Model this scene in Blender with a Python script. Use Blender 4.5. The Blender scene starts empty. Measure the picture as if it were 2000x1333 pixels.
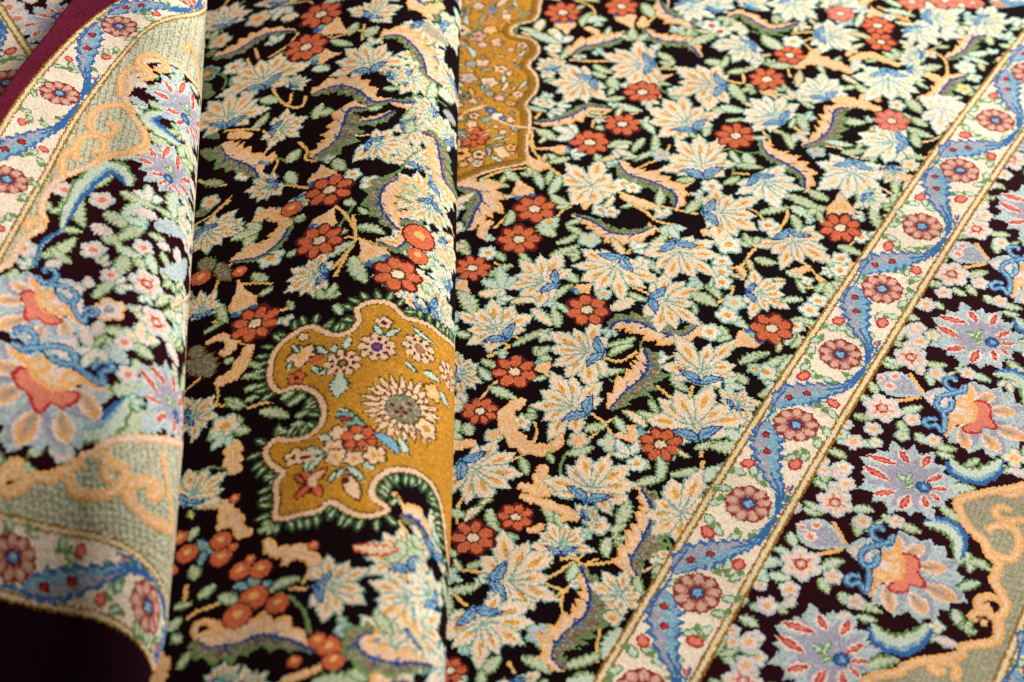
import bpy, math, random
import numpy as np
rnd = random.Random(7)
nrs = np.random.RandomState(11)
scn = bpy.context.scene

# ---------------------------------------------------------------- camera
FPX = 3266.0                      # focal length in photo pixels (2000 wide)
cam_d = bpy.data.cameras.new('camera'); cam = bpy.data.objects.new('camera', cam_d)
scn.collection.objects.link(cam)
cam.location = (0.0, -0.7071, 0.7071)
cam.rotation_euler = (math.radians(45), 0, 0)
cam_d.sensor_width = 36; cam_d.lens = 36 * FPX / 2000.0
cam_d.clip_start = 0.01; cam_d.clip_end = 50
cam_d.dof.use_dof = True; cam_d.dof.focus_distance = 0.985; cam_d.dof.aperture_fstop = 6.4
cam_d.dof.aperture_blades = 9
scn.camera = cam

# ---------------------------------------------------------------- light
world = bpy.data.worlds.new('World'); scn.world = world; world.use_nodes = True
bg = world.node_tree.nodes['Background']
bg.inputs[0].default_value = (1.0, 0.80, 0.60, 1); bg.inputs[1].default_value = 0.085

def area(name, loc, target, size, size_y, power, colour):
    ld = bpy.data.lights.new(name, 'AREA'); ld.shape = 'RECTANGLE'; ld.size = size; ld.size_y = size_y
    ld.energy = power; ld.color = colour
    o = bpy.data.objects.new(name, ld); scn.collection.objects.link(o); o.location = loc
    from mathutils import Vector
    o.rotation_euler = (Vector(target) - Vector(loc)).to_track_quat('-Z', 'Y').to_euler()
    return o
area('window_light', (1.35, 1.45, 1.12), (0.05, 0.05, 0), 1.0, 0.8, 95, (1.0, 0.975, 0.96))
area('ceiling_light', (-0.5, 0.7, 1.9), (0, 0, 0), 1.0, 1.0, 2.5, (1.0, 0.84, 0.64))
scn.view_settings.view_transform = 'Standard'; scn.view_settings.look = 'None'
scn.view_settings.exposure = 0.0; scn.view_settings.gamma = 1.0

# ---------------------------------------------------------------- dyes: one yarn material per colour
DYES = dict(
 K=('black_yarn', (19, 5, 8)), B=('dark_burgundy_yarn', (40, 8, 15)), E=('burgundy_yarn', (96, 16, 42)),
 C=('cream_yarn', (238, 208, 172)), W=('pale_cream_yarn', (234, 226, 206)), t=('teal_yarn', (120, 168, 152)),
 g=('gold_core_yarn', (224, 160, 62)), G=('mustard_yarn', (194, 134, 36)), y=('light_gold_yarn', (236, 186, 108)),
 o=('orange_yarn', (208, 102, 58)), r=('dark_red_yarn', (92, 20, 18)), R=('red_yarn', (182, 48, 44)),
 b=('blue_yarn', (52, 104, 158)), n=('navy_yarn', (28, 58, 120)), l=('light_blue_yarn', (128, 170, 188)), Y=('mid_blue_yarn', (84, 128, 176)),
 s=('sky_yarn', (180, 196, 196)), v=('lavender_yarn', (160, 156, 168)), x=('shaded_burgundy_yarn', (36, 10, 24)), V=('grey_lilac_yarn', (164, 158, 172)), D=('ivory_yarn', (240, 222, 198)), N=('sage_yarn', (202, 194, 164)), j=('rose_brown_yarn', (178, 116, 94)), J=('rust_outline_yarn', (138, 46, 34)), f=('pale_green_yarn', (196, 204, 166)),
 h=('green_yarn', (112, 142, 84)), H=('dark_green_yarn', (40, 66, 40)), q=('taupe_yarn', (122, 110, 86)),
 m=('brown_gold_yarn', (146, 102, 24)), d=('brown_yarn', (92, 62, 20)), p=('coral_yarn', (226, 128, 104)),
 P=('peach_yarn', (236, 194, 156)), w=('pinkish_white_yarn', (232, 206, 192)), e=('greige_yarn', (176, 162, 136)),
 c=('brick_rose_yarn', (168, 84, 68)), k=('dusty_rose_yarn', (214, 166, 146)), O=('sage_line_yarn', (140, 146, 112)), a=('amber_yarn', (238, 176, 104)),
 u=('mint_yarn', (200, 214, 190)), z=('gold_beige_yarn', (226, 204, 150)), i=('soft_gold_yarn', (232, 200, 140)))
KEYS = list(DYES); CI = {k: i for i, k in enumerate(KEYS)}
def lin(c):
    c /= 255.0
    return c / 12.92 if c <= 0.04045 else ((c + 0.055) / 1.055) ** 2.4
MATS = []
def yarn(name, rgb):
    m = bpy.data.materials.new(name); m.use_nodes = True; nt = m.node_tree; N = nt.nodes; L = nt.links
    b = N['Principled BSDF']
    tc = N.new('ShaderNodeTexCoord')
    n1 = N.new('ShaderNodeTexNoise'); n1.inputs['Scale'].default_value = 900; n1.inputs['Detail'].default_value = 3
    mp = N.new('ShaderNodeMapping'); mp.inputs['Scale'].default_value = (1.6, 0.55, 1)
    L.new(tc.outputs['Object'], mp.inputs[0]); L.new(mp.outputs[0], n1.inputs['Vector'])
    n2 = N.new('ShaderNodeTexNoise'); n2.inputs['Scale'].default_value = 24; n2.inputs['Detail'].default_value = 4
    L.new(tc.outputs['Object'], n2.inputs['Vector'])
    r1 = N.new('ShaderNodeMapRange'); r1.inputs[1].default_value = 0.25; r1.inputs[2].default_value = 0.75
    r1.inputs[3].default_value = 0.66; r1.inputs[4].default_value = 1.3
    L.new(n1.outputs[0], r1.inputs[0])
    r2 = N.new('ShaderNodeMapRange'); r2.inputs[1].default_value = 0.3; r2.inputs[2].default_value = 0.7
    r2.inputs[3].default_value = 0.86; r2.inputs[4].default_value = 1.12
    L.new(n2.outputs[0], r2.inputs[0])
    mu = N.new('ShaderNodeMath'); mu.operation = 'MULTIPLY'; L.new(r1.outputs[0], mu.inputs[0]); L.new(r2.outputs[0], mu.inputs[1])
    hs = N.new('ShaderNodeHueSaturation'); hs.inputs['Color'].default_value = (lin(rgb[0]), lin(rgb[1]), lin(rgb[2]), 1)
    L.new(mu.outputs[0], hs.inputs['Value']); L.new(hs.outputs[0], b.inputs['Base Color'])
    b.inputs['Roughness'].default_value = 0.8; b.inputs['Specular IOR Level'].default_value = 0.02 if max(rgb) < 60 else 0.06
    b.inputs['Sheen Weight'].default_value = 0.012 if max(rgb) < 60 else 0.05; b.inputs['Sheen Roughness'].default_value = 0.45
    b.inputs['Sheen Tint'].default_value = (1, 0.45, 0.5, 1) if max(rgb) < 100 else (1, 0.93, 0.9, 1)
    bp = N.new('ShaderNodeBump'); bp.inputs['Strength'].default_value = 0.35; bp.inputs['Distance'].default_value = 0.0006
    L.new(n1.outputs[0], bp.inputs['Height']); L.new(bp.outputs[0], b.inputs['Normal'])
    return m
for kk in KEYS: MATS.append(yarn(*DYES[kk]))

# ---------------------------------------------------------------- rug surfaces (cell = one knot)
CELL = 0.00080
def unproj(px, py, z=0.0):
    px = np.asarray(px, float); py = np.asarray(py, float)
    dx = (px - 1000) / FPX; dy = (py - 666.5) / FPX
    t = (0.7071 - z) / (0.7071 * (1 + dy))
    return t * dx, -0.7071 + t * 0.7071 * (1 - dy)
def proj(X, Y, Z):
    ry, rz = Y + 0.7071, Z - 0.7071
    dep = 0.7071 * ry - 0.7071 * rz
    up = 0.7071 * ry + 0.7071 * rz
    return 1000 + FPX * X / dep, 666.5 - FPX * up / dep

class Flat:
    def __init__(s, x0, x1, y0, y1, z):
        s.x0, s.y0, s.z = x0, y0, z
        s.U = int((x1 - x0) / CELL); s.V = int((y1 - y0) / CELL)
    def pos(s, u, v):
        X = s.x0 + u * CELL; Y = s.y0 + v * CELL
        und = 0.0022 * np.sin(X * 17 + 1.0) * np.sin(Y * 13 + X * 6) if s.z == 0 else 0
        return X, Y, s.z + und + 0 * X
    def nrm(s, u, v):
        return 0 * u, 0 * u, 0 * u + 1
class Fold:
    """a rug folded over: lies on top, rolls over to the right and back underneath"""
    def __init__(s, edge, zef, a, b, under, top, y0, y1, drop, topedge=1.0):
        ey = np.array([e[1] for e in edge], float); ex = np.array([e[0] for e in edge], float)
        Y = np.zeros(len(ex)); X = np.zeros(len(ex))
        for it in range(30):
            X, Y = unproj(ex, ey, zef(Y))
        o = np.argsort(Y); s.Ye, s.Xe = Y[o], X[o]
        s.zef, s.a, s.b, s.drop = zef, a, b, drop
        th = np.linspace(-math.pi / 2, math.pi / 2, 400)
        x = a * np.cos(th); z = b * np.sin(th)
        s.al = np.concatenate([[0], np.cumsum(np.hypot(np.diff(x), np.diff(z)))]); s.th = th
        s.half = s.al[-1]; s.under = under
        s.y0 = y0; s.U = int((under + s.half + top) / CELL); s.V = int((y1 - y0) / CELL)
    def pos(s, u, v):
        w = u * CELL - s.under; Y = s.y0 + v * CELL
        xe = np.interp(Y, s.Ye, s.Xe)
        # extrapolate the edge linearly outside the measured rows
        sl0 = (s.Xe[1] - s.Xe[0]) / (s.Ye[1] - s.Ye[0]); sl1 = (s.Xe[-1] - s.Xe[-2]) / (s.Ye[-1] - s.Ye[-2])
        xe = np.where(Y < s.Ye[0], s.Xe[0] + (Y - s.Ye[0]) * sl0, xe); xe = np.where(Y > s.Ye[-1], s.Xe[-1] + (Y - s.Ye[-1]) * sl1, xe)
        ze = s.zef(Y)
        th = np.interp(np.clip(w, 0, s.half), s.al, s.th)
        t = np.maximum(w - s.half, 0); bel = np.maximum(-w, 0)
        X = xe - s.a + s.a * np.cos(th) - t - bel
        Z = ze + s.b * np.sin(th) + s.drop(t, Y) + 0.0011 * np.sin(Y * 23 + t * 40) * np.clip(t / .03, 0, 1) ** 2
        return X, Y, Z
    def nrm(s, u, v):
        X0, Y0, Z0 = s.pos(u - .5, v); X1, Y1, Z1 = s.pos(u + .5, v)
        X2, Y2, Z2 = s.pos(u, v - .5); X3, Y3, Z3 = s.pos(u, v + .5)
        a = np.stack([X1 - X0, Y1 - Y0, Z1 - Z0], -1); b = np.stack([X3 - X2, Y3 - Y2, Z3 - Z2], -1)
        n = np.cross(b, a); n /= np.linalg.norm(n, axis=-1, keepdims=True) + 1e-12
        return n[..., 0], n[..., 1], n[..., 2]

class Rug:
    def __init__(s, name, label, surf, ground):
        s.name, s.label, s.surf = name, label, surf
        U, V = surf.U, surf.V
        s.col = np.full((V, U), CI[ground[1]], np.int16); s.idx = np.zeros((V, U), np.int32)
        s.names = [ground[0]]; s.parent = [-1]; s.labels = [None]
        s.relief = [0.0]
        rs = np.random.RandomState(abs(hash(name)) % 1 + 5)
        j = rs.rand(V, U)
        colj = (np.arange(U) % 4 > 1) * 0.5 - 0.25
        s.ju = (rs.rand(V, U) - .5) * 0.9
        s.jv = colj[None, :] + (rs.rand(V, U) - .5) * 0.9
        s.flat = isinstance(surf, Flat)
        if not s.flat:
            st = 3
            uu, vv = np.meshgrid(np.arange(0, U + 1, st, dtype=float), np.arange(0, V + 1, st, dtype=float))
            keep = uu * CELL - surf.under > surf.half * 0.46
            X, Y, Z = surf.pos(uu, vv); px, py = proj(X, Y, Z)
            s.lu, s.lv, s.lx, s.ly = uu[keep], vv[keep], px[keep], py[keep]
        s.cache = {}
    def px2uv(s, px, py):
        if s.flat:
            X, Y = unproj(px, py, s.surf.z)
            return complex((X - s.surf.x0) / CELL, (Y - s.surf.y0) / CELL)
        key = (round(px, 1), round(py, 1))
        if key in s.cache: return s.cache[key]
        i = np.argmin((s.lx - px) ** 2 + (s.ly - py) ** 2)
        u, v = s.lu[i], s.lv[i]
        for it in range(4):
            a = s.surf.pos(np.array([u, u + 1, u]), np.array([v, v, v + 1])); x, y = proj(*a)
            J = np.array([[x[1] - x[0], x[2] - x[0]], [y[1] - y[0], y[2] - y[0]]])
            if abs(np.linalg.det(J)) < 0.8: break
            d = np.linalg.solve(J, [px - x[0], py - y[0]])
            d = np.clip(d, -40, 40)
            u += d[0]; v += d[1]
        s.cache[key] = complex(u, v); return complex(u, v)
    def new(s, name, parent=-1, label=None, relief=0.0):
        s.names.append(name); s.parent.append(parent); s.labels.append(label); s.relief.append(relief)
        return len(s.names) - 1
# ---------------------------------------------------------------- weaving: polygons in knot space
class St: pass
ST = St(); ST.src = None; ST.dst = None; ST.h = (1 + 0j, 0j); ST.id = 0; ST.o = (0, 0); ST.mask = None; ST.top = -1
TS = 2.962
TILES = dict(M1=(360, 0), M2=(360, 440), M3=(320, 883), R1=(870, 0), R2=(1400, 0), R3=(870, 440), R4=(1400, 440),
             R5=(870, 883), R6=(1400, 883), L1=(0, 0), L2=(0, 440), L3=(0, 883))
def tile(n): ST.o = TILES[n]
def q(x, y): return ST.src.px2uv(ST.o[0] + x / TS, ST.o[1] + y / TS)
def Q(pts): return np.array([q(x, y) for x, y in pts])
def scale_at(x, y):
    d = abs(q(x + 12, y) - q(x - 12, y)) / 24.0
    return min(d, 0.19)
def start(name, sub=False, label=None, relief=0.0002):
    if sub:
        ST.id = ST.dst.new(name, ST.par, label, relief)
    else:
        ST.id = ST.dst.new(name, ST.top, label, relief); ST.par = ST.id if ST.top < 0 else ST.top
    return ST.id
def paint(z, key):
    z = np.asarray(z) * ST.h[0] + ST.h[1]
    R = ST.dst; V, U = R.col.shape
    x, y = z.real, z.imag
    x0, x1 = max(int(x.min()) - 1, 0), min(int(x.max()) + 2, U); y0, y1 = max(int(y.min()) - 1, 0), min(int(y.max()) + 2, V)
    if x0 >= x1 or y0 >= y1: return
    gx = np.arange(x0, x1)[None, :] + .5 + R.ju[y0:y1, x0:x1]; gy = np.arange(y0, y1)[:, None] + .5 + R.jv[y0:y1, x0:x1]
    ins = np.zeros(gx.shape, bool)
    xa, ya = x, y; xb, yb = np.roll(x, -1), np.roll(y, -1)
    for i in range(len(xa)):
        if ya[i] == yb[i]: continue
        c = (ya[i] > gy) != (yb[i] > gy)
        ins ^= c & (gx < (xb[i] - xa[i]) * (gy - ya[i]) / (yb[i] - ya[i]) + xa[i])
    if ST.mask is not None: ins &= ST.mask[y0:y1, x0:x1]
    R.col[y0:y1, x0:x1][ins] = CI[key]; R.idx[y0:y1, x0:x1][ins] = ST.id
def cat(z, n=6, closed=False):
    z = np.asarray(z); m = len(z); out = []
    rng = range(m) if closed else range(m - 1)
    for i in rng:
        if closed: p0, p1, p2, p3 = z[i - 1], z[i], z[(i + 1) % m], z[(i + 2) % m]
        else: p0, p1, p2, p3 = z[max(i - 1, 0)], z[i], z[i + 1], z[min(i + 2, m - 1)]
        for k in range(n):
            t = k / n
            out.append(.5 * (2 * p1 + (p2 - p0) * t + (2 * p0 - 5 * p1 + 4 * p2 - p3) * t * t + (3 * p1 - p0 - 3 * p2 + p3) * t ** 3))
    if not closed: out.append(z[-1])
    return np.array(out)
def normals(z):
    d = np.gradient(z); d = d / (np.abs(d) + 1e-9); return d * (1j if ST.src is None or ST.src.flat else -1j)
def stroke(z, w, key, w2=None):
    z = np.asarray(z); n = normals(z); ww = np.linspace(w, w if w2 is None else w2, len(z)) / 2
    paint(np.concatenate([z + n * ww, (z - n * ww)[::-1]]), key)
def ell(c, rx, ry, key, rot=0.0, n=14):
    t = np.linspace(0, 2 * np.pi, n, endpoint=False)
    paint(c + (rx * np.cos(t) + 1j * ry * np.sin(t)) * np.exp(1j * rot), key)
def petal_pts(b, t, w, pw=0.9, n=9):
    """teardrop from b to t, widest past the middle, max width w"""
    x = np.linspace(0, 1, n); y = np.sin(np.pi * x ** pw) ** 0.8 * 0.5 * w
    d = t - b; u = d / (abs(d) + 1e-9)
    s = b + d * x
    return np.concatenate([s + 1j * u * y, (s - 1j * u * y)[::-1][1:-1]])
def petal(b, t, w, key, grow=0.0, pw=0.9):
    u = (t - b) / (abs(t - b) + 1e-9)
    paint(petal_pts(b - u * grow, t + u * grow, w + 2 * grow, pw), key)

# ---------------------------------------------------------------- motifs
def leafm(b, t, w, fill='f', line='h', name='leaf', bend=None, vein=False):
    if name: start(name)
    L = abs(t - b); w = max(w, 4.0)
    bd = (rnd.random() - .5) * 0.5 if bend is None else bend
    x = np.linspace(0, 1, 13); d = t - b; u = d / (L + 1e-9)
    sp = b + d * x + 1j * u * np.sin(np.pi * x) * bd * L * .5
    prof = np.sin(np.pi * np.clip(x, 0.03, 1) ** .85) ** .7 * .5
    saw = 1 + .22 * ((np.arange(13) % 2) * 2 - 1)
    nrm = normals(sp)
    def shape(g, s):
        return np.concatenate([sp + nrm * (prof * w * s * saw + g), (sp - nrm * (prof * w * s * saw + g))[::-1]])
    paint(shape(.8, 1.0), line); paint(shape(-.5, .95), fill)
    if vein: stroke(sp[2:-2], 1.2, line)
def blossom(c, r, fill='W', line='t', core='g', n=5, rot=None, name='blossom'):
    start(name)
    a0 = rnd.random() * 6.28 if rot is None else rot
    for k in range(n):
        a = a0 + 2 * np.pi * k / n; ell(c + .52 * r * np.exp(1j * a), .50 * r + .9, .42 * r + .9, line, a)
    for k in range(n):
        a = a0 + 2 * np.pi * k / n; ell(c + .50 * r * np.exp(1j * a), .46 * r, .36 * r, fill, a)
    if core: ell(c, r * .30 + .4, r * .26 + .4, core)
def rosette(c, r, petals='o', line='r', mid='C', ring='d', n=8, name='rosette', hi=None):
    start(name, relief=.00035); a0 = rnd.random() * 6.28
    hi = 'p' if hi is None else hi
    ell(c, r * .95, r * .95, line, n=20)
    for k in range(n):
        a = a0 + 2 * np.pi * (k + (rnd.random() - .5) * .15) / n
        rr = r * (1 + (rnd.random() - .5) * .10)
        pw = math.pi * .66 * r / n * 2
        ell(c + .76 * rr * np.exp(1j * a), .37 * rr, pw * .5 + 1.0, line, a)
    ang = [a0 + 2 * np.pi * (k + (rnd.random() - .5) * .1) / n for k in range(n)]
    for a in ang:
        pw = math.pi * .68 * r / n * 2 * .90
        ell(c + .67 * r * np.exp(1j * a) * rnd.uniform(.94, 1.07), .35 * r * rnd.uniform(.88, 1.08), pw * .5 * rnd.uniform(.85, 1.1), petals, a, 12)
    start('flower_centre', sub=True) if ST.top < 0 else None
    ell(c, r * .36, r * .33, ring); ell(c, r * .27, r * .24, mid)
def calyx(b, t, sz, w=.62, cols=('n', 'l'), sub=True):
    """two leaf lobes opening from b towards t"""
    if sub and ST.top < 0: start('calyx', sub=True, relief=.0003)
    u = (t - b) / (abs(t - b) + 1e-9); n_ = 1j * u; ka = rnd.uniform(-.18, .18)
    def lobe(sg, g):
        P_ = lambda x, y: b + (u * x + n_ * sg * y) * sz * np.exp(1j * ka)
        z = [P_(-.16, .0), P_(-.12, .34), P_(.10, .66), P_(.42, 1.02), P_(.50, .72), P_(.46, .42), P_(.34, .16), P_(.10, 0.02)]
        z = np.array(z); c = z.mean(); return c + (z - c) * (1 + g / (sz * .45))
    for sg in (-1, 1): paint(lobe(sg, 1.0), cols[0])
    for sg in (-1, 1):
        paint(lobe(sg, -.9), cols[1]); z = lobe(sg, -1.6); stroke(z[[0, 2, 3]] * .65 + z[[7, 5, 4]] * .35, 1.1, 'b')
def palmette(b, t, wid, fill='C', line='t', core='g', n=9, cal=True, name='palmette', cc=('n', 'l')):
    start(name, relief=.0003)
    Lh = abs(t - b); u = (t - b) / (Lh + 1e-9)
    wid = wid / math.sqrt(u.real ** 2 * .52 + u.imag ** 2)          # widths were read off a foreshortened picture
    wid = min(max(wid * 1.27, Lh * .9), Lh * 2.0); Lh *= 1.24; pk = getattr(ST, 'pk', 1.0); wid *= pk; Lh *= pk; t = b + u * Lh; b = b - u * Lh * .04
    c = b + u * Lh * .24
    A = math.radians(128 if cal else 160)
    rows = []
    for k in range(n):
        f = (k / (n - 1) * 2 - 1); a = f * A + (rnd.random() - .5) * .2
        af = Lh * .80 if abs(a) < 1.57 else Lh * .55
        rad = 1 / math.sqrt((math.cos(a) / af) ** 2 + (math.sin(a) / (wid * .54)) ** 2)
        rows.append((abs(f), a, rad * (1 + (rnd.random() - .5) * .30 + (.10 if k % 2 else -.08))))
    mean = sum(r[2] for r in rows) / n; pw = max(2.42 * A / n * mean * .66, 5.0)
    ell(c, .36 * Lh, min(.36 * Lh, .30 * wid), line, np.angle(u)); ell(c, .33 * Lh, min(.33 * Lh, .27 * wid), fill, np.angle(u))
    for i in sorted(range(n), key=lambda i: -rows[i][0]):
        _, a, rr = rows[i]; uu = u * np.exp(1j * a); tip = c + uu * rr; nn_ = 1j * uu
        wv = pw * (.80 + .4 * rnd.random()) * min(1.0, .55 + .45 * rr / mean); e = .75
        def outline(g, sc_):
            h_ = wv * .5 * sc_; P_ = lambda f, y: c + uu * rr * f + nn_ * y
            up = [P_(.08, h_ * .35 + g), P_(.34, h_ * .82 + g), P_(.56, h_ * 1.05 + g), P_(.66, h_ * 1.22 + g), P_(.67, h_ * .85 + g), P_(.80, h_ * .80 + g), P_(.83, h_ * .50 + g)]
            dn = [P_(.08, -h_ * .35 - g), P_(.34, -h_ * .82 - g), P_(.56, -h_ * 1.05 - g), P_(.66, -h_ * 1.22 - g), P_(.67, -h_ * .85 - g), P_(.80, -h_ * .80 - g), P_(.83, -h_ * .50 - g)]
            return np.array(up + [tip + uu * g] + dn[::-1])
        paint(outline(e, 1.0), line); paint(outline(-.35, .96), fill)
        if core:
            f0 = .30 + .12 * rnd.random(); petal(c + uu * rr * f0, c + uu * rr * (f0 + .36), max(wv * .27, 2.1), core, 0)
    stroke(np.array([c - u * .06 * Lh, c + u * .34 * Lh]), 1.8, line)
    for sg in (-1, 1): stroke(np.array([c, c + u * Lh * .26 * np.exp(1j * sg * 1.1)]), 1.5, line)
    if cal: calyx(b - u * Lh * .02, t, max(.33 * math.sqrt(Lh * min(wid, 1.5 * Lh)), 5.0), cols=cc)
def acanthus(sp, wA, wB, A=('a', 'P'), Bc=('h', 'q'), spine='n', name='acanthus_leaf', veins=True):
    start(name, relief=.0003)
    wA *= 1.2; wB *= 1.1; z = cat(sp, 8); n = len(z); x = np.linspace(0, 1, n); nr = normals(z)
    env = np.sin(np.pi * np.clip(x * .97 + .03, 0, 1) ** .9) ** .75
    L = np.abs(np.diff(z)).sum(); teeth = max(4, int(L / 9))
    def side(sg, w, cols):
        if w < .8: return
        ph = (x * teeth) % 1.0
        for g, kf, c in ((.9, 1.0, cols[0]), (-.9, .86, cols[1])):
            y = w * env * kf * (.58 + .62 * ph) + g * env
            lean = np.exp(-1j * sg * .35)
            e = z + nr * sg * y * lean
            paint(np.concatenate([z, e[::-1]]), c)
        # inner tongues
        for k in range(int(teeth * .8)):
            i = int((k + .5) / (teeth * .8) * (n - 1))
            a = z[i] + nr[i] * sg * w * env[i] * .30 * lean; b = z[i] + nr[i] * sg * w * env[i] * .74 * lean
            if abs(b - a) > 3: stroke(np.array([a, b]), 1.2, cols[0] if sg > 0 else ('d' if rnd.random() < .5 else 'e'))
    side(-1, wB, Bc); side(1, wA, A)
    if spine:
        start('leaf_spine', sub=True, relief=.0003) if ST.top < 0 else None
        stroke(z[1:-1], 1.6, spine, 2.6)
        if veins:
            for k in (.3, .5, .68):
                i = int(k * (n - 1)); d = (z[min(i + 1, n - 1)] - z[i - 1]); d /= abs(d) + 1e-9
                stroke(np.array([z[i], z[i] + d * wA * .55 * np.exp(.75j)]), 1.8, spine, .8)
                if wB > 6: stroke(np.array([z[i], z[i] + d * wB * .5 * np.exp(-.7j)]), 1.6, 'b', .8)
def bud(b, t, w, fill='P', line='a', cal=True):
    start('flower_bud', relief=.0003)
    L = abs(t - b); u = (t - b) / (L + 1e-9); n = 1j * u
    tri = lambda g, s: np.array([b - n * w * .48 * s - n * g, b + u * L * .30 + -n * w * .52 * s - n * g, b + u * L * .62 - n * w * .22 * s, t + u * g, b + u * L * .62 + n * w * .22 * s,
                            b + u * L * .30 + n * w * .52 * s + n * g, b + n * w * .48 * s + n * g, b - u * g])
    paint(tri(1.0, 1.0), line); paint(tri(-.6, .92), fill)
    for k in (-1, 0, 1): petal(b + u * L * .2 + n * k * w * .2, b + u * L * .55 + n * k * w * .12, max(w * .13, 1.8), line)
    if cal:
        for k in (-1, 0, 1): ell(b + n * k * w * .34 - u * 1.0, w * .20 + .5, w * .16 + .5, 'b' if k else 't')
        ell(b - u * .5, w * .30, w * .14, 't', np.angle(n))
def tendril(sp, w, fill='P', line='a', name='tendril'):
    start(name, relief=.0003)
    z = cat(sp, 8); n = len(z); x = np.linspace(0, 1, n); env = (np.sin(np.pi * (x * .9 + .05)) ** .6 * .5) * w; nr = normals(z)
    teeth = max(3, int(np.abs(np.diff(z)).sum() / 10)); ph = (x * teeth) % 1
    for g, c in ((1.0, line), (-.7, fill)):
        y = np.maximum(env * (.62 + .55 * ph) + g, .6)
        paint(np.concatenate([z + nr * y, (z - nr * y)[::-1]]), c)
    if w > 9:
        stroke(z[2:-2] + nr[2:-2] * w * .12, 1.3, line)
        stroke(z[3:-3] - nr[3:-3] * w * .14, 1.1, line)
        for i in range(4, n - 4, 5): stroke(np.array([z[i], z[min(i + 3, n - 1)] + nr[i] * env[i] * .8]), 1.1, line)
def stem(sp, w=2.2, key='y', name='stem'):
    start(name, relief=.0001); z = cat(sp, 5); stroke(z, w + .4, key)
def five(c, r, name='border_flower'):
    start(name, relief=.0003); a0 = rnd.random() * 6.28
    for k in range(6):
        a = a0 + 2 * np.pi * k / 6; ell(c + .58 * r * np.exp(1j * a), .47 * r, .40 * r, 's', a)
    for k in range(6):
        a = a0 + 2 * np.pi * k / 6; ell(c + .58 * r * np.exp(1j * a), .37 * r, .29 * r, 'w', a)
    for k in range(6):
        a = a0 + 2 * np.pi * k / 6; petal(c + .3 * r * np.exp(1j * a), c + .62 * r * np.exp(1j * a), r * .16, 'a' if k % 2 else 'p')
    ell(c, r * .34, r * .34, 'R'); ell(c, r * .22, r * .22, 'k'); ell(c, r * .10, r * .10, 'w')
def spotted(c, r, mid='o', ring='t'):
    """cream medallion rosette with red dots"""
    start('medallion_flower'); n = 9
    for k in range(n):
        a = 2 * np.pi * k / n; ell(c + .66 * r * np.exp(1j * a), .36 * r, .30 * r, 'd', a)
    for k in range(n):
        a = 2 * np.pi * k / n; ell(c + .64 * r * np.exp(1j * a), .31 * r, .22 * r, 'P', a)
    ell(c, r * .55, r * .55, 'P')
    for k in range(n):
        a = 2 * np.pi * (k + .5) / n; ell(c + .55 * r * np.exp(1j * a), .085 * r + .5, .075 * r + .5, 'r', a)
    ell(c, r * .32, r * .32, ring); ell(c, r * .15, r * .15, mid)
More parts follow.
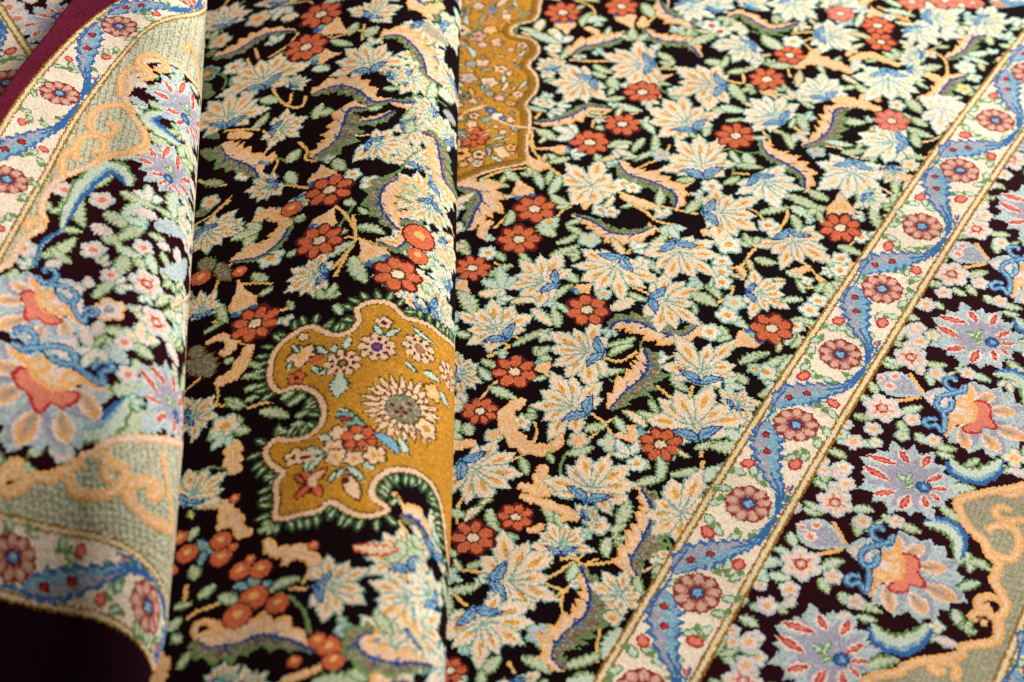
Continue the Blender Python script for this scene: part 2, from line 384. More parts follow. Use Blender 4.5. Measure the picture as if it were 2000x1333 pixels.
def guard(pts, hw, s0=0, odd=0, lo=None, hi=None, edge=('m', 'z'), ref=None, rr_=.555):
    """narrow border: pts = rosette centres (complex uv), hw = half width / period"""
    z = np.asarray(pts); P = abs(z[1:] - z[:-1]).mean() if ref is None else abs(z[ref + 1] - z[ref]); H = hw * P
    K = len(z); fine = cat(z, 12); sf = np.linspace(0, K - 1, len(fine)); nf = normals(fine)  # left of travel
    def X(s, t):
        s = np.asarray(s, float); t = np.asarray(t, float)
        sc = np.clip(s, 0, K - 1)
        c = np.interp(sc, sf, fine.real) + 1j * np.interp(sc, sf, fine.imag)
        n = np.interp(sc, sf, nf.real) + 1j * np.interp(sc, sf, nf.imag); n /= np.abs(n)
        return c + n * t * H
    gid = start('guard_border', label=None, relief=0.0); save = ST.top
    ST.top = gid
    ST.par = gid
    S = np.linspace(0, K - 1, len(fine))
    band = lambda a, b, k: paint(np.concatenate([X(S, a + 0 * S), X(S, b + 0 * S)[::-1]]), k)
    band(-1.0, 1.0, 'D')
    for sg in (-1, 1):
        start('edging_stripe')
        band(sg * .80, sg * 1.04, edge[0]); band(sg * .86, sg * .975, edge[1]); band(sg * .90, sg * .935, 'C')
    E = .78
    for k in range(K):
        sd = 1 if (k + odd) % 2 == 1 else -1
        # green sprigs
        for (ds, t) in ((-.34, -sd * .30), (.36, sd * .12), (-.28, -sd * .62), (.30, -sd * .60), (-.38, sd * .30), (.10, -sd * .70), (-.06, -sd * .74), (.36, -sd * .34), (-.22, sd * .58), (.24, sd * .56), (-.30, -sd * .05), (.0, sd * .62)):
            start('sprig'); c0 = X(k + ds, t); a_ = rnd.random() * 6.28; d = np.exp(1j * a_) * H * .20
            petal(c0 - d, c0 + d, H * .20, 'h', .9); petal(c0 - d, c0 + d, H * .18, 'u', -.3)
            petal(c0 + d * .4, c0 + d * (1.2 + .9j), H * .13, 'h', .5)
        for (ds, t, rr) in ((-.40, -sd * .52, .19), (.42, -sd * .50, .21), (.38, sd * .52, .13), (-.30, sd * .66, .10)):
            start('red_bud'); c0 = X(k + ds, t)
            an = rnd.random() * 3; ell(c0, H * rr * 1.05, H * rr * .8, 'R', an); ell(c0, H * rr * .72, H * rr * .5, 'p', an)
    for k in range(K):
        a = k + .5
        # vine + leaf between rosette k and k+1
        if k < K - 1:
            start('vine_leaf')
            if (k + odd) % 2 == 0:
                path = [(a - .42, -.72), (a - .30, -.55), (a - .12, -.30), (a + .10, .08), (a + .26, .50), (a + .48, .72)]
            else:
                path = [(a + .42, -.72), (a + .26, -.58), (a + .12, -.22), (a - .02, .18), (a - .16, .56), (a - .46, .74)]
            zz = cat(X([p[0] for p in path], [p[1] for p in path]), 10); n = len(zz); x = np.linspace(0, 1, n)
            env = np.interp(x, [0, .08, .22, .40, .6, .8, 1], [.04, .26, .40, .34, .20, .09, .03]) * H
            ph = (x * 10) % 1; nr = normals(zz); dd = -1j * nr if ST.src.flat else 1j * nr
            sw = 1 if (k + odd) % 2 == 0 else -1
            for g, kf, c1, c2 in ((.7, 1.0, 'b', 'b'), (-.9, .90, 'l', 'v')):
                y = np.maximum(env * kf * (.70 + .52 * (1 - ph)) + g, .7); lean = dd * y * .55
                paint(np.concatenate([zz, (zz + nr * y * sw + lean)[::-1]]), c1)
                paint(np.concatenate([zz, (zz - nr * y * sw + lean)[::-1]]), c2)
            for f in (.22, .42):
                i = int(f * n)
                for sg in (-1, 1):
                    stroke(np.array([zz[i] + nr[i] * sg * env[i] * .42, zz[i] + (nr[i] * sg + dd[i] * .5) * env[i] * 1.0]), 1.0, 'Y')
            stroke(zz[int(n * .6):], 2.0, 'b')
            for f in (.24, .42): ell(zz[int(f * n)], 3.2, 3.0, 'r'); ell(zz[int(f * n)], 2.2, 2.0, 'R')
        # connecting vine round the rosette
        start('vine')
        sd = 1 if (k + odd) % 2 == 1 else -1
        ss = [k - .36, k - .16, k, k + .18, k + .36]; tt = [sd * .70, sd * .76, sd * .70, sd * .76, sd * .70]
        stroke(cat(X(ss, tt), 5), 1.7, 'b')
        start('rosette', relief=.0003); c = X(k, 0.0); r = H * rr_
        ell(c, r, r, 'J', n=20)
        n_ = 9
        for j in range(n_):
            a_ = 2 * np.pi * j / n_; ell(c + .78 * r * np.exp(1j * a_), .27 * r, .30 * r, 'J', a_)
        for j in range(n_):
            a_ = 2 * np.pi * j / n_; ell(c + .68 * r * np.exp(1j * a_), .31 * r, .23 * r, 'j', a_); ell(c + .72 * r * np.exp(1j * a_), .22 * r, .16 * r, 'k', a_)
        ell(c, r * .30, r * .30, 'n'); ell(c, r * .20, r * .20, 'l')
    ST.top = save
    return X
def scroll(sp, w, name='scroll', cols=('a', 'w')):
    start(name, relief=.0004); z = cat(sp, 7)
    stroke(z, w + 2.2, cols[0]); stroke(z, w * .5, 'P' if cols[1] == 'w' else cols[1]); 
    if w > 5: stroke(z, w * .22, cols[1])
def crescent(sp, w, side=1):
    """blue edged leaf with green white heart"""
    start('curled_leaf', relief=.0003); z = cat(sp, 8); n = len(z); x = np.linspace(0, 1, n); env = np.sin(np.pi * x) ** .7; nr = normals(z) * side
    ph = (x * 7) % 1
    paint(np.concatenate([z, (z + nr * (w * env * (.9 + .4 * ph) + 1))[::-1]]), 'b')
    paint(np.concatenate([z, (z + nr * (w * env * (.5 + .3 * ph)))[::-1]]), 'l')
    paint(np.concatenate([z, (z - nr * (w * env * (.8 + .5 * ph) + 1))[::-1]]), 'h')
    paint(np.concatenate([z + nr * 1.5, (z - nr * (w * env * (.6 + .4 * ph)))[::-1]]), 'u')
def inst(fn, sb, st_, db, dt, src, mir=False):
    """repeat a motif drawn at sb..st_ (uv of rug src) at db..dt of the current rug"""
    a = (dt - db) / (st_ - sb); keep = (ST.h, ST.src, ST.o)
    ST.h = (a, db - a * sb); ST.src = src
    fn(); ST.h, ST.src, ST.o = keep

# border palmettes, drawn once in knot space near where the flat rug shows them
def Zpalm():
    tile('R6'); c = q(1100, 165); r = abs(q(1400, 165) - c)
    start('border_palmette', relief=.0003)
    for k in range(30):
        a = 2 * np.pi * k / 30; u_ = np.exp(1j * a); rr = r * ((1.06 if k % 4 == 0 else .94) if k % 2 == 0 else .84) * rnd.uniform(.94, 1.04)
        paint(np.array([c + u_ * r * .3 - 1j * u_ * r * .1, c + u_ * rr * .80 - 1j * u_ * r * .13, c + u_ * rr, c + u_ * rr * .80 + 1j * u_ * r * .13, c + u_ * r * .3 + 1j * u_ * r * .1]), 's')
    for k in range(20):
        a = 2 * np.pi * (k + .3) / 20; u_ = np.exp(1j * a); petal(c + u_ * r * .3, c + u_ * r * rnd.uniform(.66, .86), r * .13, rnd.choice('vVs'), 0, 1.4)
    ell(c, r * .50, r * .50, 'v', n=20); ell(c + r * .2j, r * .22, r * .16, 'V'); ell(c - r * .25, r * .2, r * .16, 'V')
    P_ = [((1050, 75), (870, 20), 34), ((1000, 170), (850, 85), 36), ((1110, 65), (1060, -10), 30), ((1190, 90), (1230, 20), 32), ((1215, 175), (1310, 135), 24),
          ((1235, 215), (1335, 215), 20), ((1240, 240), (1290, 290), 18), ((1195, 255), (1215, 330), 26), ((1110, 255), (1060, 340), 40), ((1030, 235), (905, 250), 34)]
    for a, b, w in P_:
        A_, B_ = q(*a), q(*b); ws = w * scale_at(*a)
        petal(A_, B_, ws * 1.7, 'w', 1.2, 1.1)
    start('palmette_petals', sub=True)
    for a, b, w in P_:
        A_, B_ = q(*a), q(*b); ws = w * scale_at(*a)
        petal(A_, B_, ws, 'R', .4, 1.1); petal(A_ + (B_ - A_) * .12, B_ - (B_ - A_) * .15, ws * .52, 'p', 0, 1.1)
    start('palmette_centre', sub=True)
    for a, b, w in (((1040, 130), (1130, 190), 40), ((1130, 120), (1090, 180), 26), ((1150, 190), (1085, 215), 26)):
        petal(q(*a), q(*b), w * scale_at(*a), 'h', .8); petal(q(*a), q(*b), w * scale_at(*a) * .8, 'u', -.4)
    k = scale_at(1190, 200)
    ell(q(1195, 205), 46 * k, 46 * k, 'n'); ell(q(1195, 205), 34 * k, 34 * k, 'b'); ell(q(1200, 208), 16 * k, 20 * k, 'l')
def Olotus():
    tile('R6'); k = scale_at(1100, 700); start('lotus_palmette', relief=.0003)
    c = q(1140, 720)
    for t in ((1060, 470), (1130, 500), (1230, 520), (1310, 560), (1390, 650), (1420, 740), (1440, 880), (1330, 930), (1250, 990), (1170, 1000), (1020, 960), (900, 890), (960, 540), (1000, 500)):
        petal(c, q(*t), 110 * k, 's', 1, 1.7)
    for t in ((1060, 470), (1230, 520), (1390, 650), (1430, 860), (1250, 980), (1000, 950)):
        petal(c, q(*t), 70 * k, 'v', 0, 1.6)
    PT = (((1080, 610), (1195, 560), 60), ((1150, 670), (1330, 690), 66), ((1180, 780), (1390, 875), 78), ((1110, 830), (1210, 955), 66), ((970, 780), (1010, 945), 56), ((1040, 640), (1050, 500), 50), ((930, 700), (880, 850), 40))
    for a, b, w in PT: petal(q(*a), q(*b), w * k * 1.5, 'w', .8, 1.2)
    start('outer_petals', sub=True)
    for a, b, w in PT:
        petal(q(*a), q(*b), w * k * 1.05, 'a', 0, 1.2); petal(q(*a), q(*a) + (q(*b) - q(*a)) * .82, w * k * .62, 'k' if w > 55 else 'a', 0, 1.2)
        if w > 55: petal(q(*a), q(*a) + (q(*b) - q(*a)) * .70, w * k * .34, 'e', 0, 1.2)
    start('lotus_heart', sub=True)
    ell(q(1000, 690), 95 * k, 120 * k, 'w'); ell(q(1060, 720), 70 * k, 90 * k, 'P')
    for x, y, rx, ry in ((1010, 620, 52, 42), (945, 730, 52, 40)): ell(q(x, y), rx * k + 1, ry * k + 1, 'a'); ell(q(x, y), rx * k * .6, ry * k * .6, 'P')
    paint(cat(Q([(1070, 600), (1150, 610), (1180, 670), (1170, 710), (1210, 780), (1190, 810), (1120, 790), (1100, 830), (1010, 830), (980, 790), (1040, 740), (1060, 680)]), 4, True), 'R')
    paint(cat(Q([(1075, 615), (1140, 622), (1166, 672), (1155, 715), (1190, 775), (1175, 795), (1115, 775), (1090, 815), (1015, 816), (1000, 790), (1050, 745), (1075, 680)]), 4, True), 'p')
    stroke(Q([(1000, 760), (1060, 740), (1080, 660), (1050, 600)]), 3, 'a')
    start('leaf_cup', sub=True)
    petal(q(735, 560), q(930, 600), 190 * k, 's', 1, 1.5); petal(q(750, 570), q(900, 610), 120 * k, 'w', 0, 1.5)
    for pts, w in (([(1020, 490), (1000, 545), (950, 530), (900, 500), (895, 450), (940, 440), (960, 470)], 34), ([(1000, 530), (930, 550), (860, 570), (830, 620), (870, 680), (920, 650), (930, 600)], 40),
                   ([(870, 680), (880, 740), (860, 820), (820, 770), (770, 780), (745, 750), (780, 725), (830, 735)], 36)):
        z = cat(Q(pts), 6); stroke(z, w * k * 1.05 + .6, 'b'); stroke(z, w * k * .58, 'l')
# ---------------------------------------------------------------- the rugs' drawings
ORDER = {'S': 0, 'L': 1, 'A': 3, 'C': 4, 'F': 2, 'B': 5, 'P': 6, 'Q': 6, 'D': 7, 'R': 8}
def weave(text):
    """S stem pts | L leaf b t w [fill] | A acanthus wA wB pts | C tendril w pts | F blossom x y r [fill core] |
    B bud b t w | P palmette b t w | Q palmette without calyx | D disc x y r | R rosette x y r"""
    items = []; cur = None
    for ln in text.strip().splitlines():
        ln = ln.strip()
        if not ln: continue
        if ln.startswith('@'): cur = ln[1:]; continue
        for it in ln.split(';'):
            p = it.split()
            if not p: continue
            items.append((ORDER[p[0]], cur, p[0], p[1:]))
    items.sort(key=lambda i: i[0])
    for _, tl, k, a in items:
        tile(tl); opt = [x for x in a if not x.lstrip('-').replace('.', '').isdigit()]
        n = [float(x) for x in a if x not in opt]
        if k == 'S': stem(Q(list(zip(n[0::2], n[1::2]))), key=opt[0] if opt else 'y')
        elif k == 'L': leafm(q(n[0], n[1]), q(n[2], n[3]), (n[4] if len(n) > 4 else 50) * scale_at(n[0], n[1]), fill=(opt[0] if opt else 'f'), line=(opt[1] if len(opt) > 1 else 'h'))
        elif k == 'A': acanthus(Q(list(zip(n[2::2], n[3::2]))), n[0] * scale_at(n[2], n[3]), n[1] * scale_at(n[2], n[3]))
        elif k == 'C': tendril(Q(list(zip(n[1::2], n[2::2]))), n[0] * scale_at(n[1], n[2]))
        elif k == 'F': blossom(q(n[0], n[1]), n[2] * scale_at(n[0], n[1]), fill=opt[0] if opt else 'W', core=opt[1] if len(opt) > 1 else 'g')
        elif k == 'B': bud(q(n[0], n[1]), q(n[2], n[3]), (n[4] if len(n) > 4 else 100) * scale_at(n[0], n[1]))
        elif k in 'PQ':
            pale = 'p' in opt  # washed-out look of brightly lit palmettes, painted in as paler yarns
            palmette(q(n[0], n[1]), q(n[2], n[3]), n[4] * scale_at(n[0], n[1]) * 1.0, fill='W' if pale else 'C', core='i' if pale else 'g', line='s' if 'x' in opt else 't', cal=(k == 'P'), cc=('b', 'l') if pale else ('n', 'l'))
        elif k == 'D':
            start('berry', relief=.0003); c = q(n[0], n[1]); r = n[2] * scale_at(n[0], n[1]); ell(c, r, r, 'r'); ell(c, r * .88, r * .88, 'o'); ell(c + r * .15j, r * .35, r * .3, 'a')
        elif k == 'R': rosette(q(n[0], n[1]), n[2] * scale_at(n[0], n[1]), petals='p' if 'p' in opt else 'o', line='c' if 'p' in opt else 'r', ring='c' if 'p' in opt else 'd', n=rnd.choice((7, 8, 8)) if n[2] > 90 else 6)
def fringe(z, step, off, L, w, side=1, name='fringe_leaf'):
    """leaf blades standing all round an outline"""
    d = np.concatenate([[0], np.cumsum(np.abs(np.diff(z)))]); nr = normals(z) * side
    for s in np.arange(step, d[-1] - step, step):
        i = min(int(np.searchsorted(d, s)), len(z) - 1); b = z[i] + nr[i] * off
        t = b + nr[i] * L * np.exp(1j * (rnd.random() - .5) * .9)
        start(name); ex = 1.6 if rnd.random() < .7 else 1.0
        petal(b, t, w, 'H', ex); petal(b, t, w * .8, 'h', 0); petal(b + (t - b) * .2, t - (t - b) * .1, w * .42, 'f', 0)
def fill_gaps(mask, n, r0, kinds):
    """small leaves and blossoms in the remaining bare ground"""
    R = ST.dst; V, U = R.col.shape; bare = (R.idx == ST.ground) & mask
    # distance by repeated erosion
    dist = np.zeros(bare.shape, np.int16); e = bare.copy()
    for k in range(16):
        dist[e] = k + 1
        f = e.copy(); f[1:] &= e[:-1]; f[:-1] &= e[1:]; f[:, 1:] &= e[:, :-1]; f[:, :-1] &= e[:, 1:]; e = f
    ys, xs = np.nonzero(dist >= r0); order = nrs.permutation(len(ys)); used = []
    for i in order:
        x, y = xs[i], ys[i]; d = dist[y, x]
        if any(abs(x - a) < r0 * 2.0 + 2 and abs(y - b) < r0 * 2.0 + 2 for a, b in used): continue
        used.append((x, y)); c = complex(x + .5, y + .5); r = min(d * 1.35, 12); k = rnd.choice(kinds)
        if k == 'm':
            if rnd.random() < .4: blossom(c, r * .8, fill=rnd.choice('PPak'), line='d', core=rnd.choice('crtP'), n=5, name='medallion_flower')
            else: u = np.exp(1j * rnd.random() * 6.28); leafm(c - u * r, c + u * r, r * .7, fill=rnd.choice('ueaPu'), line=rnd.choice('dHd'), name='medallion_leaf')
            continue
        if k == 'T':
            u = np.exp(1j * rnd.random() * 6.28); cc = rnd.choice(('ut', 'Ct', 'fh', 'Wt'))
            start('sprig'); hold = start; 
            for a_ in (-1.0, 1.0, 0): leafm(c - u * r * .7, c - u * r * .7 + u * np.exp(1j * a_) * r * (1.75 if a_ == 0 else 1.35), r * .8, fill=cc[0], line=cc[1], name=None)
            continue
        if k == 'l': u = np.exp(1j * rnd.random() * 6.28); leafm(c - u * r * 1.4, c + u * r * 1.4, r * .9, fill=rnd.choice('fuCP'), name='leaflet')
        elif k == 'L': u = np.exp(1j * rnd.random() * 6.28); leafm(c - u * r * 1.15, c + u * r * 1.15, r * 1.05, fill=rnd.choice('fuf'))
        elif k == 'F': blossom(c, r * .95, fill=rnd.choice('WCu'), core=rnd.choice('gai'), n=rnd.choice((4, 5)))
        elif k == 'C': u = np.exp(1j * rnd.random() * 6.28); tendril([c - u * r * 1.2, c + 1j * u * r * .4, c + u * r * 1.2], r * .8)
        elif k == 'w': u = np.exp(1j * rnd.random() * 6.28); leafm(c - u * r, c + u * r, r * 1.2, fill='w', line='s')
        if len(used) >= n: break
    return len(used)
def polymask(z):
    """boolean mask of a polygon on the destination rug"""
    R = ST.dst; sc, si = R.col.copy(), R.idx.copy(); R.idx[:] = -5; ST.id = 7777; m = ST.mask; ST.mask = None
    paint(z, 'K'); out = R.idx == 7777; R.col[:], R.idx[:] = sc, si; ST.mask = m; return out
def ground(name, key, z=None, label=None):
    R = ST.dst; ST.top = -1; i = start(name, label=label, relief=0.0)
    if z is not None: paint(z, key)
    else: R.col[:] = CI[key]; R.idx[:] = i
    ST.ground = i; return i

# ================================================================ flat rug
EDGE_R = [(2010, -60), (1960, 10), (1863, 230), (1724, 440), (1520, 750), (1437, 890), (1300, 1107), (1153, 1333), (1110, 1400)]
right = Rug('flat_rug', '', Flat(-0.085, 0.425, -0.262, 0.395, 0.0), ('field', 'K'))
ST.src = ST.dst = right
ground('field', 'K')
def PX(pts): ST.o = (0, 0); return np.array([ST.src.px2uv(x, y) for x, y in pts])
ST.o = (0, 0); RC = [(2078, 55), (2013, 144), (1945, 236), (1873, 330), (1799, 440), (1722, 560), (1640, 692), (1557, 833), (1466, 983), (1365, 1157), (1255, 1345), (1130, 1560)]
rz = PX(RC); kx = np.arange(len(rz)); fx = np.polyfit(kx, rz.real, 2); fy = np.polyfit(kx, rz.imag, 2)
rz = np.polyval(fx, kx) + 1j * np.polyval(fy, kx)
bound = np.concatenate([[rz[0] * 4 - rz[1] * 3], rz, [rz[-1] * 3 - rz[-2] * 2]])
fieldpoly = np.concatenate([bound, [complex(-5, -60), complex(-5, right.surf.V + 60)]])
fieldmask = polymask(fieldpoly)
ST.mask = fieldmask
# gold medallion at the top left
tile('R1')
MED = [(560, -260), (500, -220), (470, -170), (540, -120), (575, -60), (548, 0), (540, 60), (510, 105), (430, 128), (385, 155), (390, 190), (440, 203), (500, 218), (538, 262), (530, 310), (490, 352), (487, 388), (518, 420), (532, 470), (522, 530), (484, 575), (465, 612), (486, 660), (488, 740), (474, 800), (470, 880), (478, 948), (400, 970), (260, 998), (150, 1038), (40, 1085)]
mz = Q(MED); mf = cat(mz, 5)
ST.top = -1
med = start('medallion', relief=.0004)
inner = np.concatenate([mf, [q(-500, 1200), q(-500, -300)]]); ks = scale_at(450, 500)
nn = normals(mf) * -1
paint(inner, 'G')
ST.top = med; ST.par = med
def inset(d, z=None): return (mf + normals(mf) * d)
sgn_in = -1 if np.mean(normals(mf).real) > 0 else 1
start('medallion_outline'); stroke(mf, 26 * ks, 'd'); stroke(mf, 17 * ks, 'P')
start('medallion_band'); stroke(mf + normals(mf) * sgn_in * 36 * ks, 32 * ks, 'm'); stroke(mf + normals(mf) * sgn_in * 52 * ks, 5 * ks, 'd')
for x, y, r in ((440, 50, 60), (430, 280, 55), (300, 120, 60), (200, 400, 60), (400, 440, 55), (330, 560, 60), (160, 130, 50), (260, 330, 60), (120, 480, 50)):
    start('arabesque'); t = np.linspace(0, 5.2, 14) + rnd.random() * 6; stroke(np.array([q(x + r * math.cos(a) * (1 - .08 * i), y + r * .8 * math.sin(a) * (1 - .08 * i)) for i, a in enumerate(t)]), 9 * ks, 'm')
for x, y, r, f, c in ((190, 30, 42, 'P', 'k'), (275, 50, 34, 'l', 'b'), (345, 60, 24, 'P', 'P'), (185, 205, 60, 'k', 'c'), (300, 240, 44, 'P', 'k'), (380, 280, 26, 'k', 'P'), (150, 370, 40, 'e', 't'), (215, 358, 44, 'P', 'k'),
                      (362, 425, 30, 'P', 'C'), (250, 478, 60, 'P', 'k'), (230, 508, 30, 't', 'H'), (400, 345, 16, 'P', 'P'), (110, 560, 40, 'q', 'H'), (160, 590, 28, 'P', 'P'), (255, 545, 30, 'e', 'e'), (300, 680, 42, 'W', 'W'),
                      (262, 646, 30, 'b', 'l'), (235, 698, 28, 't', 'l'), (335, 694, 24, 'b', 'l'), (375, 700, 28, 'P', 'P'), (330, 772, 24, 'P', 'P'), (290, 740, 20, 'k', 'P'), (150, 930, 26, 'P', 'k'), (105, 960, 26, 'a', 'P'), (90, 690, 40, 'q', 'P'), (375, 600, 30, 'a', 'm'), (100, 250, 40, 'q', 'k'), (110, 60, 46, 'q', 'H')):
    blossom(q(x, y), r * ks, fill=f, line='d', core=c, n=5)
rosette(q(160, 800), 88 * ks, petals='R' if 0 else 'o', line='r', mid='o', ring='r', n=9, name='medallion_flower')
blossom(q(85, 780), 34 * ks, fill='t', line='H', core='l')
start('diamond'); paint(Q([(275, 870), (345, 855), (385, 910), (320, 925)]), 'P'); 
leafm(q(240, 850), q(250, 915), 34 * ks, fill='e', line='H'); leafm(q(270, 850), q(350, 838), 26 * ks, fill='e', line='H')
for i in range(64):
    x, y = rnd.uniform(60, 420), rnd.uniform(-40, 940)
    leafm(q(x, y), q(x + rnd.uniform(-45, 45), y + rnd.uniform(-32, 32)), 20 * ks, fill=rnd.choice('qeak'), line=rnd.choice('dmH'), name='small_leaf')
sg_ = ST.ground; ST.ground = med; fill_gaps(polymask(inner), 14, 5, 'm'); ST.ground = sg_
ST.top = -1
